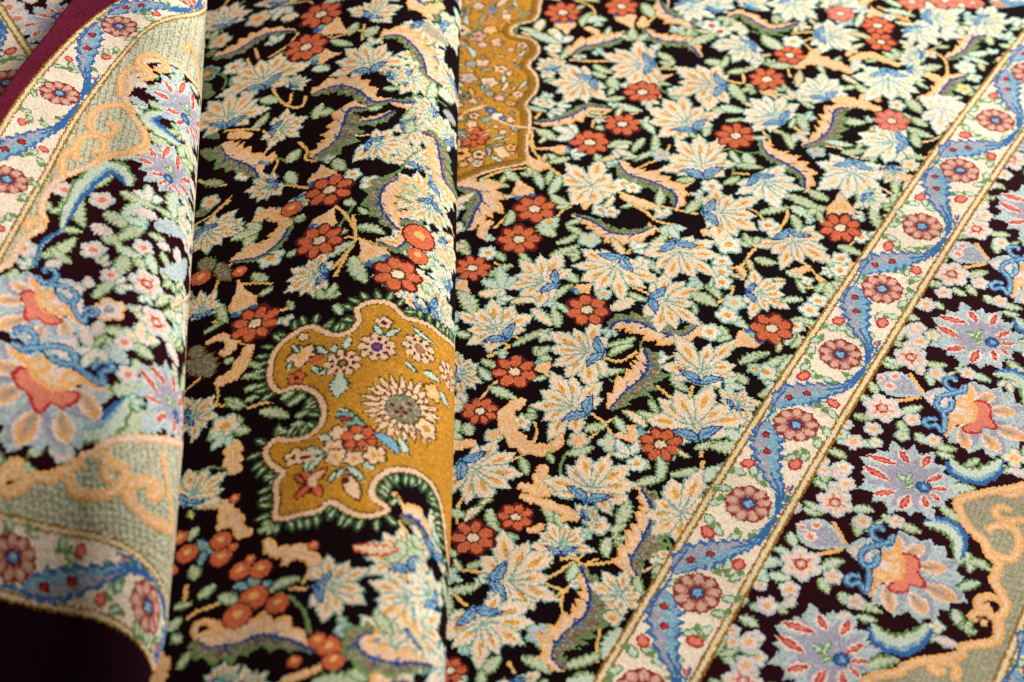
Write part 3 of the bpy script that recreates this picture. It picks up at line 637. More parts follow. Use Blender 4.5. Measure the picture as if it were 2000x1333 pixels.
FIELD = """
@R1
P 1180 365 970 385 250; P 835 458 660 520 250; P 1590 500 1360 480 230; P 1425 740 1290 610 300; P 1490 1000 1455 815 320; Q 880 1130 740 980 260
P 1530 1230 1790 1240 240; P 1400 15 1475 120 150 p; P 620 395 600 330 150; P 1300 -30 1330 -120 200 p; P 560 -40 600 -150 220; P 1560 60 1600 -40 110 p
R 680 60 100; R 1020 30 92; R 1140 530 102; R 1025 720 102; R 835 830 110; R 515 1225 118; R 880 -110 90; R 1200 -150 85 p
A 75 45 720 310 790 262 900 240 1000 215 1045 175
A 70 50 1150 160 1200 212 1300 240 1400 252 1480 335
A 75 38 1445 180 1400 120 1290 80 1235 -5
A 70 45 955 628 830 618 740 665 620 705 510 712
A 85 60 995 930 1050 1010 1200 1060 1330 1130 1325 1215
A 120 80 60 1085 180 1110 208 1170 170 1235 130 1340
L 860 365 970 415; L 965 440 1000 515 70; L 925 575 1040 560; L 1000 600 1140 640 60 u; L 530 760 640 820 70; L 870 735 930 740; L 935 855 1085 830 60; L 872 900 880 960 45
L 1210 780 1190 910 45; L 1150 800 1080 890 45; L 1215 880 1090 940 40; L 770 100 935 105 75 u; L 565 100 520 175 60 C; L 430 150 575 185 50 f K; L 600 160 660 180 70 C
F 625 270 50; F 590 600 50; F 548 590 45; L 1230 300 1330 360; L 1300 560 1420 590 45; F 1330 530 50; L 1500 360 1610 385 60; F 1540 155 60 W R; F 1590 190 60 W R; F 1600 270 55; L 1545 640 1620 655; L 1500 790 1500 700; F 1245 900 55 s
L 650 950 590 900 45; L 720 925 600 955 50; L 520 1010 560 1110 50 u; L 620 1000 590 1080 40; L 200 1045 370 1090 60; F 1030 1070 50; F 1085 1095 50; F 900 1230 55; F 955 1240 50; F 600 1300 60 f; L 640 1215 720 1190; L 1390 1235 1480 1140 60; F 1540 1080 65
L 680 590 740 520 40; L 790 140 850 60 40; L 1080 330 1000 300 40; L 1480 560 1580 600; L 380 1230 340 1320 50; L 740 1180 760 1100 40; L 1180 1220 1110 1180 40; L 720 250 640 350 40; L 1180 430 1090 450 50 P a
B 700 880 560 865 70; B 690 115 705 190 110; B 1030 75 1090 165 110; B 1190 460 1320 430 90; B 460 1150 410 1035 110; B 1620 800 1590 870 80
C 60 480 920 530 980 600 970; C 40 1180 130 1130 140 1150 90; C 60 1010 1140 1120 1180 1240 1215; C 50 520 940 560 970 600 960
S 480 820 520 900 600 980 680 1040; S 1000 1120 1120 1165 1240 1200 1460 1240; S 1050 1180 1150 1230 1230 1290 1350 1310; S 1170 110 1130 160 1240 70; S 720 335 830 345 950 345; S 1240 395 1350 400 1430 410; S 280 1333 380 1245; S 520 690 560 640; S 500 760 510 860 600 870; S 960 630 870 690 850 740; S 1440 1040 1350 1110; S 220 1040 330 1000 470 985
@R2
P 430 0 480 120 250 p; P 595 215 810 240 170 p; P 195 270 60 320 180 p; P 625 575 520 470 230 p; P 360 705 210 600 260 p; P 985 435 995 590 260 p; P 1130 165 1260 245 150 p; P 1215 100 1400 110 160 p; P 1515 110 1650 165 220 p
P 725 60 700 -50 190 p; P 1070 835 860 840 210 p; P 790 960 735 1120 280 p; P 240 1030 390 1130 240 p; P 1015 980 1040 1060 130; P 1185 320 1085 305 110 p; P 1115 410 1200 420 90 p; P 860 1135 950 1190 150 p; Q 1310 590 1290 750 150 p x; P 190 50 240 -10 130 p
P 1000 -60 1050 -180 200 p; P 1300 -90 1350 -200 180 p; P 1700 20 1720 -120 170 p; P 500 -120 420 -200 200 p
R 420 335 88; R 290 472 102; R 930 155 92; R 950 250 84; R 110 790 112; R 1010 710 98 p; R 715 1312 118; R 715 85 78 p; R 1130 10 78 p; R 1320 5 84 p; R 1480 20 60 p; R 800 -110 70 p
A 45 50 60 112 130 88 230 140 300 178 390 170 475 138
A 55 60 1320 345 1430 290 1480 222 1565 205
A 55 60 1150 585 1270 560 1350 470 1455 438
A 75 90 490 855 600 810 660 740 685 650 770 640
A 90 45 255 810 290 890 400 950 500 1020 505 1115
F 1640 20 60 p; F 30 30 60 s; F 480 80 60
B 930 110 890 40 100; B 290 520 350 590 100; B 720 1250 715 1100 150; C 110 450 410 530 360 640 380 790 430; C 60 770 370 880 330 1060 390; C 80 660 590 800 610 950 650; C 60 590 300 540 350; C 40 830 600 870 560 940 600; C 60 1200 430 1300 470
L 300 395 440 400 60; F 440 255 62; L 60 430 200 415 45; L 80 490 170 600 70; L 470 670 520 790 55; L 385 780 430 870 55; L 715 560 800 640 55; L 1095 580 1180 665 70; L 1130 690 1220 740 60; L 1100 750 1250 800 60; L 1170 860 1150 770 60; L 720 700 860 720 60; F 575 885 52 s; L 720 890 860 875; L 910 840 890 960; L 1040 890 1220 925 60; L 1060 1020 1045 1140; L 815 1110 840 1210; L 900 1200 950 1333 60
L 160 890 210 980 70 u; L 90 950 270 970; L 530 1105 650 1160 60; L 250 1230 420 1195 55; L 430 1190 560 1250 70 u; L 640 1200 520 1240 60; F 300 1300 62; L 40 1060 130 1020; F 1440 390 62 W f; F 1430 515 50 i; L 1185 420 1300 385 60; L 1590 260 1555 180 50; F 1400 20 50; L 805 160 830 80 60 u; F 740 130 50 s; L 960 60 1150 100 50 u; L 1200 330 1160 380 40; L 1540 600 1480 560 40; L 1330 590 1420 560 40; L 20 400 60 330 40; L 560 640 480 600 40; L 760 220 700 300 30; L 800 500 900 560 50 f; F 1040 620 50; L 1000 290 1080 330 40; F 870 1060 50; L 1250 1000 1180 950 40 
S 20 460 150 490 140 420; S 430 740 500 775; S 1240 290 1320 350 1335 430; S 930 40 1050 90 1120 130; S 90 1000 190 1010; S 410 1210 400 1270 350 1333; S 560 195 430 205; S 660 595 780 640; S 1000 60 1080 120 1120 60; S 900 1240 1000 1150
@R3
P 620 345 410 300 250; P 1005 215 900 370 330; P 1335 120 1420 285 330; P 1210 435 1440 465 260; P 330 640 190 490 280; P 880 740 640 720 270; P 790 1070 560 960 290; P 1475 890 1510 690 340; P 1455 1210 1370 1000 520; P 50 860 190 850 190
R 425 95 120; R 155 255 100; R 820 500 124; R 400 845 122; R 200 1070 102; R 1245 1265 120
A 85 70 1485 565 1370 645 1240 625 1120 572 1000 565 945 615
A 95 110 945 1065 1040 960 1140 880 1172 800 1145 715
A 80 50 1215 15 1100 62 960 58 860 0 730 -50
C 110 460 1000 350 1090 400 1220 520 1290 655 1260; F 280 1210 55 P a; C 60 630 1170 655 1240 560 1310
B 545 795 600 880 100; B 1125 1200 950 1215 120; B 770 400 860 345 90; F 770 1235 62 P a; L 500 490 620 585 70 C t; B 60 330 150 400 90
L 1180 150 1290 60 60; L 550 -10 640 80 90; L 600 190 780 130 50; L 640 120 770 60 45; L 700 20 820 80 45; L 630 440 740 355 45; L 690 290 770 345 60; L 390 700 620 605 45; L 620 500 650 600 60; L 940 700 1100 655 55; L 950 760 1090 700 50; L 850 880 1040 840 55; L 1310 860 1410 965 60
F 1130 235 60; L 1120 200 1240 290 55; L 955 495 1100 430 75 C f; L 1060 400 1170 445 45; L 1500 350 1590 430 55; L 245 930 410 1000 65; L 205 780 300 830 50; L 100 90 140 185 60; L 290 170 340 220 50; F 245 170 55; L 190 400 345 370 75 C; L 60 620 150 640 50; L 70 1190 60 1120 50; L 130 1140 155 1210 70
L 800 1180 940 1150 60; L 700 1310 860 1270 60; L 1440 1290 1570 1250 50; F 1240 770 48 W l; F 1600 210 60; F 235 1320 65 s; C 60 1480 30 1540 50 1610 20; L 1480 955 1590 930 50; F 1530 620 70; L 90 1000 110 960 40; F 60 20 50; F 440 1130 55; L 480 1180 440 1080 50 C t; L 1180 1010 1230 1100 40; L 500 230 430 160 40
S 240 760 370 700 285 678; S 1060 358 1185 412; S 840 1080 910 1130 960 1200; S 1220 930 1310 1005; S 1560 455 1640 425; S 1430 930 1410 1010; S 1170 0 1310 80; S 380 635 440 665; S 920 770 1010 790 1110 735; S 975 1270 940 1340; S 1480 1270 1480 1340; S 280 225 320 245; S 1050 180 1070 150; S 530 460 540 490
@R4
P 425 45 500 210 310; P 195 385 370 400 250; F 70 110 85; F 30 270 62; F 30 330 62; R 320 592 122
F 720 185 60; F 715 250 62; L 700 110 850 165 60; L 640 200 700 310 50; F 590 425 60; F 540 480 62; L 430 545 580 560 60; L 220 185 350 210 60; L 400 260 510 300 60; B 215 640 70 710 140; L 20 470 190 600 80 u; F 60 520 70
L 130 800 310 735 60; L 270 830 450 745 60; F 290 850 70; F 220 830 45 f; P 95 1050 190 1000 180; L 50 1190 150 1260 90 u; L 170 920 100 860 60; L 240 990 320 950 50; L 60 640 20 580 50; L 480 640 430 700 50; L 400 690 460 610 55 u; F 460 580 50
S 20 240 130 240 195 160 260 90; S 0 455 80 400 95 350; S 505 352 612 340 580 285; S 110 700 40 760; S 820 60 760 120; F 830 60 55; L 820 20 900 60 50
@R5
P 120 60 330 190 330; P 825 245 920 50 370; P 300 740 590 720 380; P 185 930 310 1150 400; P 670 560 690 410 260
R 160 490 124; R 405 365 100; R 30 1265 90
Q 1330 410 1470 160 250; Q 1040 860 920 690 170; F 965 950 62 C; F 1230 590 64 C; F 755 750 38 C l; F 540 1050 75 s; F 1260 580 40 C
L 1100 180 1275 140 60; L 1300 125 1460 85 55; L 440 20 475 125 50; L 565 280 610 410 55; L 255 320 310 450 60; L 300 490 425 490 55; L 30 335 110 370 60; L 120 660 235 620 45; L 20 800 210 755 60; L 690 1240 920 1160 65; L 440 1190 610 1280 75; L 210 1290 320 1180 80; L 730 1310 830 1270 60; L 1110 700 1150 810 50
C 90 540 250 550 150 570 60; C 60 550 230 480 200 420 180; C 55 550 240 640 200 700 210; C 60 430 240 560 280 700 330 780 370; P 800 360 870 330 120; F 890 415 68 C; L 950 480 935 600 65; L 960 455 1050 410 50
A 95 130 1115 715 1072 620 1150 480 1195 330 1130 195
A 95 150 690 1265 615 1170 680 1050 810 930 835 800 780 640
S 20 680 130 680 230 695; S 40 800 80 850 130 890; S 800 640 920 630 1020 600; S 1060 170 1130 210; S 360 1210 400 1280; S 1490 50 1470 160; S 600 590 620 640; S 660 610 740 600 800 655; P 400 1330 470 1440 200
L 1060 780 1010 860 45; L 880 760 920 820 40; L 1200 700 1240 640 45; L 1340 330 1420 420 45; L 60 600 20 560 45; F 60 1320 60; L 640 330 700 440 40; L 590 1100 520 1120 40; L 1120 40 1180 90 50; F 1110 60 60; F 1270 20 55
"""
def twigs(n, u0):
    for _ in range(n):
        c = complex(rnd.uniform(u0, ST.dst.surf.U), rnd.uniform(0, ST.dst.surf.V)); a = rnd.random() * 6.28; pts = [c]
        for j in range(4): a += rnd.uniform(-.7, .7); c += rnd.uniform(9, 15) * np.exp(1j * a); pts.append(c)
        stem(pts, 1.6, rnd.choice('yyhhP'))
twigs(110, 0)
weave(FIELD)
ST.mask = fieldmask
nf_ = fill_gaps(fieldmask, 230, 4, 'LLTTTTFC') + fill_gaps(fieldmask, 190, 3, 'lllT')
ST.mask = None
# ---- border ground right of the guard
tile('R6')
out2 = PX([(2330, 590), (2000, 1173), (1937, 1333), (1850, 1520)])     # inner line of the outer guard
borderpoly = np.concatenate([bound, [complex(right.surf.U + 80, -60), complex(right.surf.U + 80, right.surf.V + 60)]])
bordermask = polymask(borderpoly); ST.mask = bordermask
ground('border', 'B', borderpoly, label=None)
tile('R6'); T1 = q(650, 1180) - q(1130, 180)
def unit():
    tile('R6'); k = scale_at(600, 500)
    for a in ((500, 330, 620, 362, 55), (620, 355, 500, 290, 50), (775, 340, 910, 350, 60), (790, 395, 805, 500, 60), (420, 470, 455, 560, 60), (300, 705, 430, 730, 60), (600, 685, 740, 640, 65), (590, 740, 645, 830, 60), (190, 905, 290, 870, 50), (340, 875, 410, 935, 50),
              (700, 825, 765, 905, 65), (780, 890, 950, 945, 60), (810, 960, 925, 990, 50), (130, 955, 240, 1010, 60), (130, 1120, 240, 1170, 60), (20, 1170, 110, 1150, 50), (960, 370, 1060, 420, 60), (1050, 420, 1180, 475, 60), (1300, 240, 1500, 212, 80), (1290, 330, 1410, 415, 60), (1440, 590, 1455, 710, 60), (1380, 665, 1440, 625, 50),
              (1450, 640, 1580, 695, 60), (1400, 810, 1520, 765, 60), (1370, 920, 1410, 1035, 60), (1215, 1050, 1265, 1115, 55), (870, 1260, 1030, 1210, 70), (640, 130, 600, 190, 50), (330, 560, 420, 590, 50), (560, 170, 640, 230, 50), (860, 470, 960, 400, 40)):
        leafm(q(*a[:2]), q(*a[2:4]), a[4] * k, name='border_leaf', fill=rnd.choice('fu'))
    leafm(q(1260, 1090), q(1400, 1145), 60 * k, fill='w', line='s')
    stem(Q([(670, 410), (710, 480), (748, 548)]), 2.4, 'a'); stem(Q([(570, 602), (650, 590), (730, 575)]), 2.6, 'a')
    start('lavender_bud'); 
    petal(q(735, 560), q(465, 425), 210 * k, 's', 1.2, 1.25); petal(q(730, 555), q(490, 435), 165 * k, 'v', 0, 1.25)
    for x, y, r in ((540, 495, 34), (575, 432, 30), (490, 440, 24)): ell(q(x, y), r * k * 1.2, r * k * 1.2, 'w'); ell(q(x, y), r * k * .6, r * k * .6, 'p')
    for x, y, r in ((735, 95, 52), (745, 190, 58), (840, 412, 55), (1035, 412, 48), (420, 800, 56), (672, 730, 54), (290, 892, 62), (185, 1100, 62), (170, 1235, 64), (620, 110, 50), (800, 880, 50), (250, 770, 40), (90, 1030, 40)):
        blossom(q(x, y), r * k, fill='w', line='s', core='a', n=5)
    crescent(Q([(1195, 425), (1270, 425), (1350, 450), (1400, 530), (1385, 640)]), 52 * k, 1)
    crescent(Q([(905, 1010), (935, 1080), (1050, 1130), (1170, 1080), (1215, 1010)]), 60 * k, -1)
    five(q(682, 300), 112 * k); five(q(487, 655), 122 * k)
    Zpalm(); Olotus()
for kk in (-5, -4, -3, -2, -1, 1, 0):
    ST.h = (1 + 0j, T1 * (kk if kk > -9 else 0)); unit()
ST.h = (1 + 0j, 0j)
# cartouche
tile('R6')
CAR = [(2300, -120), (2050, 60), (1900, 160), (1777, 195), (1690, 215), (1560, 235), (1400, 285), (1410, 360), (1450, 440), (1540, 525), (1575, 600), (1625, 660), (1600, 755), (1650, 840), (1670, 910), (1620, 985), (1625, 1080), (1570, 1120), (1430, 1140), (1400, 1190), (1270, 1215), (1180, 1225), (1080, 1260), (1050, 1290), (890, 1320), (800, 1420), (700, 1500)]
cz = cat(Q(CAR), 5); cpoly = np.concatenate([cz, [q(1600, 1700), q(2400, 1700)]])
ST.top = -1; car = start('cartouche', relief=.0002); paint(cpoly, 'e'); ST.top = ST.par = car
cm = polymask(cpoly); keepm = ST.mask; ST.mask = cm & bordermask
for i in range(46):
    o = 900 + i * 34
    start('lattice_line'); stroke(Q([(o, 1450), (o + 420, 250)]), 1.0, 'O')
for i in range(30):
    start('lattice_line'); o = 200 + i * 40; stroke(Q([(900, o), (2200, o + 330)]), 1.0, 'O')
ST.mask = keepm
k6 = scale_at(1500, 700)
def sc(pts, w=30): scroll(Q(pts), w * 1.2 * k6)
sc([(1777, 395), (1690, 400), (1620, 375), (1615, 335), (1670, 325), (1680, 355)], 30)
sc([(1560, 460), (1620, 430), (1700, 440), (1745, 500), (1740, 580), (1690, 625), (1610, 605), (1545, 555)], 32)
sc([(1500, 990), (1470, 960), (1530, 940), (1600, 970), (1640, 1040)], 30)
sc([(1520, 1000), (1560, 1005)], 24)
sc([(1660, 900), (1640, 870), (1570, 850), (1510, 870), (1520, 915), (1580, 905)], 32)
sc([(1400, 1190), (1330, 1230), (1240, 1250), (1260, 1290), (1310, 1270)], 28)
sc([(1330, 1225), (1380, 1270), (1370, 1340)], 28)
sc([(1777, 215), (1720, 250), (1660, 240), (1680, 205)], 26)
scroll(cz, 42 * k6, 'cartouche_outline')
ST.top = -1
fill_gaps(bordermask, 150, 4, 'LTTwF')
# outer guard, far right corner
ST.mask = None
o2 = PX([(1937, 1333), (2242, 590)]); P0 = 0.0662 / CELL; d2 = (o2[1] - o2[0]) / abs(o2[1] - o2[0])
n2 = -1j * d2
guard([o2[0] + n2 * P0 * .345 * 1.04 + d2 * P0 * (kk + .25) for kk in range(6, -4, -1)], .345)
# inner guard: rosette centres read from the photograph, straightened
guard(rz, .345, odd=1)

# ================================================================ middle rug, folded over
zef_m = lambda Y: 0.037 + 0 * Y
mid_edge = [(903, -60), (901, 0), (895, 200), (892, 400), (889, 600), (886, 850), (877, 1100), (868, 1333), (862, 1420)]
mid = Rug('folded_rug', '', Fold(mid_edge, zef_m, 0.046, 0.035, 0.06, 0.20, -0.30, 0.40, lambda t, Y: np.log(np.exp(-260 * np.where(t < .03, 5.0 * t ** 2, 5.0 * .0009 + .30 * (t - .03))) + math.exp(-260 * .064)) / 260), ('field', 'K'))
ST.src = ST.dst = mid; ground('field', 'K')
MIDT = """
@M1
R 790 85 106; R 705 275 110; R 840 1100 122; D 620 1210 60
P 540 25 600 -70 250; P 1075 95 1180 10 310; P 1075 400 1050 260 350; P 465 490 445 340 400; P 250 715 265 550 320; P 520 745 680 735 330; P 1080 825 1240 900 330; P 1450 650 1320 600 230; P 520 1060 380 1140 320; P 1430 1180 1400 1300 200; P 240 140 215 30 190; P 250 1345 290 1260 180; P 830 -60 850 -160 250; P 330 -80 300 -180 220
P 625 500 700 450 130; P 1185 440 1290 435 140; P 660 1145 720 1190 90
A 65 50 170 335 300 295 400 232 500 192 655 180
A 75 60 735 545 880 498 1000 520 1100 590 1215 575
A 85 120 735 915 870 820 918 725 955 632 1070 632
A 35 50 1015 705 1120 690 1220 640
A 95 80 210 840 255 910 380 962 435 1035
A 95 85 1245 1035 1160 1080 1130 1170 1180 1270 1250 1340
A 95 55 1145 212 1250 208 1330 270 1385 350 1410 440 1500 505
A 60 80 1570 1200 1510 1060 1480 930 1450 810 1365 770
C 60 250 800 300 780 390 790; C 70 1290 30 1400 60 1500 30; C 80 400 1290 500 1235 610 1310; L 1380 140 1530 260 90 e f
B 810 150 960 195 120; B 765 335 905 310 110; B 800 1045 795 955 140; B 790 1310 870 1200 130
L 560 110 665 90 70 C; L 950 205 1005 130 55; L 1050 215 1130 160 75; L 850 235 975 262 45; L 440 580 545 590 65; L 395 745 485 655 45; L 760 690 800 600 60; L 790 650 865 640 60; L 600 945 670 865 70; L 875 920 935 985 65; L 600 995 650 1065 60 u; F 430 110 62 P; F 205 240 58 P; F 290 390 58; F 310 460 45 e; B 470 940 520 880 70; F 975 1010 50; F 1080 1060 66; F 1310 1110 55 f; L 1150 510 1245 510 40; L 1290 770 1320 700 60; F 150 1170 52 P; L 650 1290 690 1240 60; L 1000 1310 1100 1340 60; L 740 400 840 405 60 u; L 690 380 740 350 50; L 1480 90 1560 130 60; L 1470 540 1560 590 80 u; L 1500 640 1570 720 60 v; L 1440 480 1400 560 50; F 130 430 60 q; L 90 560 180 540 50 q; L 110 1060 230 1060 50 e; F 350 1010 50; L 920 1170 990 1190 50; L 1080 40 990 100 40; L 130 330 190 290 40 q; L 140 540 90 480 40 q; L 60 1250 150 1220 50 q; L 430 1200 480 1260 50; L 1480 900 1540 980 40 l; L 1520 1100 1560 1180 40 l; L 100 870 160 930 50 q; L 120 780 200 800 40 q; L 1330 620 1250 700 40; L 1060 1240 1010 1200 40; F 520 1240 50
S 660 190 600 262 490 335; S 410 280 430 340; S 360 340 392 405; S 510 510 560 590 640 625 690 605 700 555; S 1140 255 1150 200 1245 200; S 660 820 710 870 700 920 765 935; S 590 1070 720 1090; S 270 1160 180 1230 150 1310; S 870 1190 930 1240 990 1330; S 1030 235 1042 140; S 1250 1040 1330 1060 1410 1140; S 80 1045 160 1075 240 1070; S 500 60 450 125; S 620 540 610 600; S 230 760 330 750 440 750
@M2
R 780 90 122; R 1235 285 134; R 410 570 128; D 320 270 42; D 95 305 60; D 1360 70 90; D 1350 180 60
P 805 285 600 315 310; P 110 30 210 110 280; P 15 1120 190 1055 330; P 105 520 105 390 160; P 1530 360 1430 250 190 p; P 1345 100 1470 60 150; P 1600 660 1500 560 120 p
F 500 190 72; F 385 140 50 P a
B 345 495 310 325 130; B 1120 200 1010 80 160
L 400 280 490 312 55; L 590 180 680 145 45; L 800 195 990 95 70; L 975 180 1055 335 95; L 1000 10 1160 55 60; L 1240 150 1390 235 50; L 215 460 250 565 50; L 110 630 235 560 30; L 430 1080 605 1115 60; L 870 60 950 30 40; L 1380 330 1450 420 60; L 1360 240 1440 180 50; L 100 200 160 260 80 q; L 200 220 270 320 80 q d; L 40 420 60 480 60 q; L 330 1060 240 1000 40; L 230 800 290 770 40; L 440 790 480 840 40; L 1440 130 1530 200 60 P a; L 290 1180 380 1190 60; L 140 1250 200 1200 40; L 510 360 430 410 40; L 620 490 600 440 30
C 90 175 920 300 850 385 690; C 100 290 1245 280 1350 300 1440; C 50 120 690 210 650 270 680 250 740 210 730; L 20 780 150 880 150 q d; L 60 700 110 760 90 q d
A 95 25 265 212 440 180 565 80 605 -30 520 -100
A 35 40 1115 92 1230 130 1295 60 1260 -10
S 975 -60 990 40 985 100; S 985 110 860 250; S 940 170 870 300; S 310 320 330 340 420 335 510 340; S 160 565 260 550; S 360 1060 460 1030 560 1020; S 290 670 370 690; S 540 500 600 480
@M3
P 905 780 1170 790 420; P 1560 870 1420 700 330 p; P 140 290 250 110 280; P 320 1340 390 1230 250; P 1640 1250 1500 1333 120 p; P 440 1390 600 1350 260
D 330 515 66; D 330 612 66; D 400 552 32; D 440 690 64; D 560 680 66; D 500 622 34; D 135 590 68; D 90 500 52; D 520 845 88; D 425 950 88; D 655 880 72; D 955 1130 80; D 980 1210 70; D 755 1215 46; D 410 272 34; D 865 545 38; D 40 690 42; D 890 1090 60
L 200 510 290 590 60 t n; L 240 570 210 660 50 t n; L 400 780 490 790 55 t n; L 510 700 515 810 70 t n; L 560 790 620 740 60 t n
C 75 235 320 330 300 400 370 450 470 515 455; C 75 590 500 640 580 780 570 870 640 840 740; C 50 340 330 340 420 300 440; C 50 690 660 740 600 840 620
L 200 440 150 520 50; L 155 670 175 745 65; L 195 845 295 765 60; L 315 840 425 875 65; L 615 805 790 735 55; L 1220 920 1330 1070 75; L 1280 650 1410 590 70; L 1370 510 1400 610 70; L 1095 550 1355 565 75 P R; L 85 1260 160 1150 50; L 30 1040 110 960 60; L 60 900 160 880 40; L 1420 480 1500 620 80 u; L 1500 560 1440 480 60 f; L 1050 1000 1000 960 50 s; L 100 1100 60 1050 50; L 1050 1310 1200 1290 100 f; L 170 380 150 340 30 y; F 1040 1030 50 s; L 1560 420 1600 560 60 u
S 130 770 120 860 90 900; S 320 880 200 920 130 970; S 830 795 720 790; S 850 690 800 760; S 1330 900 1410 990 1490 1070; S 910 1230 800 1300 700 1333
A 140 100 190 1075 260 1130 420 1110 560 1060 720 1090 885 1160
C 34 190 1085 175 1030 220 985 290 1000 300 1050 250 1045
A 130 110 1220 1050 1150 1060 1120 1120 1200 1190 1330 1220 1450 1222 1570 1255
C 40 690 1333 800 1290 910 1250
"""
uE = (mid.surf.under + mid.surf.half) / CELL
for j, v in enumerate(range(10, mid.surf.V, 34)):
    for m_, du in enumerate((-30, -54)[:1 + j % 2]):
        b = complex(uE + du + rnd.uniform(-5, 5), v + m_ * 17 + rnd.uniform(-4, 4)); an = np.exp(1j * rnd.random() * 6.28)
        kq = (j + m_ * 2) % 4
        if kq == 0: acanthus([b - an * 20, b - an * 5 + 3j * an, b + an * 8 - 2j * an, b + an * 22], 11, 8)
        elif kq == 2 and m_: rosette(b, 11)
        else: palmette(b - an * 10, b + an * 14, 34, fill='C', core='g')
ST.pk = .86; twigs(60, uE - 60)
weave(MIDT)
# gold pendant
MP = [('M2', [(1900, 900), (1720, 760), (1640, 700), (1570, 720), (1500, 650), (1430, 590), (1350, 553), (1285, 540), (1250, 508), (1195, 460), (1130, 445), (1055, 453), (1000, 490), (1012, 555), (955, 618), (870, 640), (800, 612), (730, 588), (650, 620), (570, 680), (520, 742), (500, 820), (497, 905), (548, 962), (635, 938), (720, 950), (785, 1000), (810, 1080), (785, 1165), (710, 1225), (600, 1248), (535, 1240), (484, 1285)]),
      ('M3', [(590, 10), (615, 65), (690, 122), (652, 180), (656, 285), (652, 385), (780, 365), (900, 338), (970, 290), (1080, 352), (1200, 370), (1290, 330), (1205, 255), (1222, 175), (1285, 118), (1380, 102), (1480, 130), (1555, 200), (1605, 320), (1625, 450), (1640, 600), (1700, 700)])]
mp = []
for tl, pts in MP:
    tile(tl); mp += list(Q(pts))
mp = np.array(mp); mf = cat(mp, 5)
tile('M2'); ctr = q(1100, 900); ks = scale_at(1000, 900)
side = 1
nv = normals(mf); test = np.mean(np.abs(mf + nv * 4 - ctr) - np.abs(mf - ctr)); side = 1 if test > 0 else -1
# dark halo of field ground under the fringe
ST.id = 0
st_halo = ST.dst.names.index('field', 1); ST.id = st_halo
stroke(mf + nv * side * 40 * ks, 100 * ks, 'K')
fringe(mf, 52 * ks, 24 * ks, 84 * ks, 30 * ks, side)
tile('M2')
for a in ((560, 1010, 640, 960), (600, 1050, 700, 990), (640, 1110, 720, 1070), (620, 1160, 700, 1150), (540, 1170, 600, 1200), (350, 1020, 430, 990), (350, 960, 430, 930), (330, 880, 440, 860), (370, 800, 440, 830), (250, 1010, 350, 1050), (280, 1110, 340, 1140)):
    leafm(q(*a[:2]), q(*a[2:]), 36 * ks, line='h')
ST.top = -1; med = start('medallion', relief=.0005); paint(np.concatenate([mf, [q(1900, 1300)]]), 'G'); ST.top = ST.par = med
mm = polymask(np.concatenate([mf, [q(1900, 1300)]]))
ST.mask = mm
# sunburst flower
tile('M2'); c = q(1270, 1065); start('sunburst_petals')
for ring, n_, r0, r1, w in ((0, 26, 150, 275, 34), (1, 20, 100, 190, 34)):
    for k in range(n_):
        a = 2 * np.pi * (k + .5 * ring) / n_ + rnd.uniform(-.05, .05); u = np.exp(1j * a); rr = r1 * ks * rnd.uniform(.82, 1.05)
        petal(c + u * r0 * ks * .7, c + u * rr, w * ks * 1.25, 'd', .4); petal(c + u * r0 * ks * .75, c + u * rr * .97, w * ks, 'P', -.3); petal(c + u * r0 * ks * .7, c + u * (rr * .6), w * ks * .6, 'G', 0)
start('flower_heart'); ell(c, 118 * ks, 118 * ks, 'H', n=9); ell(c, 108 * ks, 108 * ks, 'q', n=9)
for dx, dy in ((0, 0), (-50, -20), (45, -25), (-25, 20), (20, 25), (50, 10), (0, 45)): ell(q(1255 + dx, 1060 + dy), 17 * ks, 12 * ks, 'r')
spotted(q(915, 800), 118 * ks, 'o', 'H'); spotted(q(1115, 705), 122 * ks, 'R', 'n'); spotted(q(1360, 715), 118 * ks, 'o', 'q'); spotted(q(1530, 880), 110 * ks, 'o', 'q')
tile('M2')
for x, y, r, f, co in ((680, 755, 95, 'P', 'a'), (1155, 565, 56, 'P', 'r'), (690, 650, 36, 'P', 'P'), (650, 885, 56, 'o', 'r'), (890, 1205, 60, 'P', 'P'), (1400, 1180, 80, 'P', 'G'), (1440, 970, 70, 'y', 'P'), (860, 1290, 70, 'P', 'g')):
    blossom(q(x, y), r * ks, fill=f, line='d', core=co, n=5)
ell(q(760, 772), 50 * ks, 34 * ks, 'r'); ell(q(765, 772), 40 * ks, 26 * ks, 'o')
for a in ((770, 700, 840, 745, 46), (870, 690, 855, 745, 40), (965, 650, 925, 725, 50), (620, 695, 660, 745, 36), (600, 845, 625, 785, 36), (895, 870, 880, 1000, 110), (780, 870, 825, 825, 40), (1105, 580, 1145, 640, 46), (1160, 645, 1250, 605, 46), (1310, 585, 1450, 700, 30), (1280, 785, 1350, 855, 30), (1385, 855, 1480, 915, 60),
          (900, 1060, 1000, 1110, 50), (780, 1225, 850, 1240, 50), (710, 1290, 830, 1333, 50), (1480, 960, 1530, 1060, 60), (740, 820, 770, 860, 40)):
    leafm(q(*a[:2]), q(*a[2:4]), a[4] * ks, fill='u', line='H', name='medallion_leaf')
leafm(q(880, 1090), q(1050, 1175), 80 * ks, fill='t', line='H', name='medallion_leaf'); leafm(q(900, 1110), q(980, 1130), 26 * ks, fill='R', line='r')
leafm(q(1100, 1210), q(1240, 1333), 70 * ks, fill='l', line='H', name='medallion_leaf'); leafm(q(1240, 1230), q(1290, 1333), 50 * ks, fill='u', line='H')
rosette(q(1010, 1230), 95 * ks, petals='o', line='r', mid='P', ring='d', n=6, name='medallion_flower')
rosette(q(1060, 1290), 70 * ks, petals='o', line='r', mid='P', ring='d', n=5, name='medallion_flower')
tile('M3')
start('red_star')
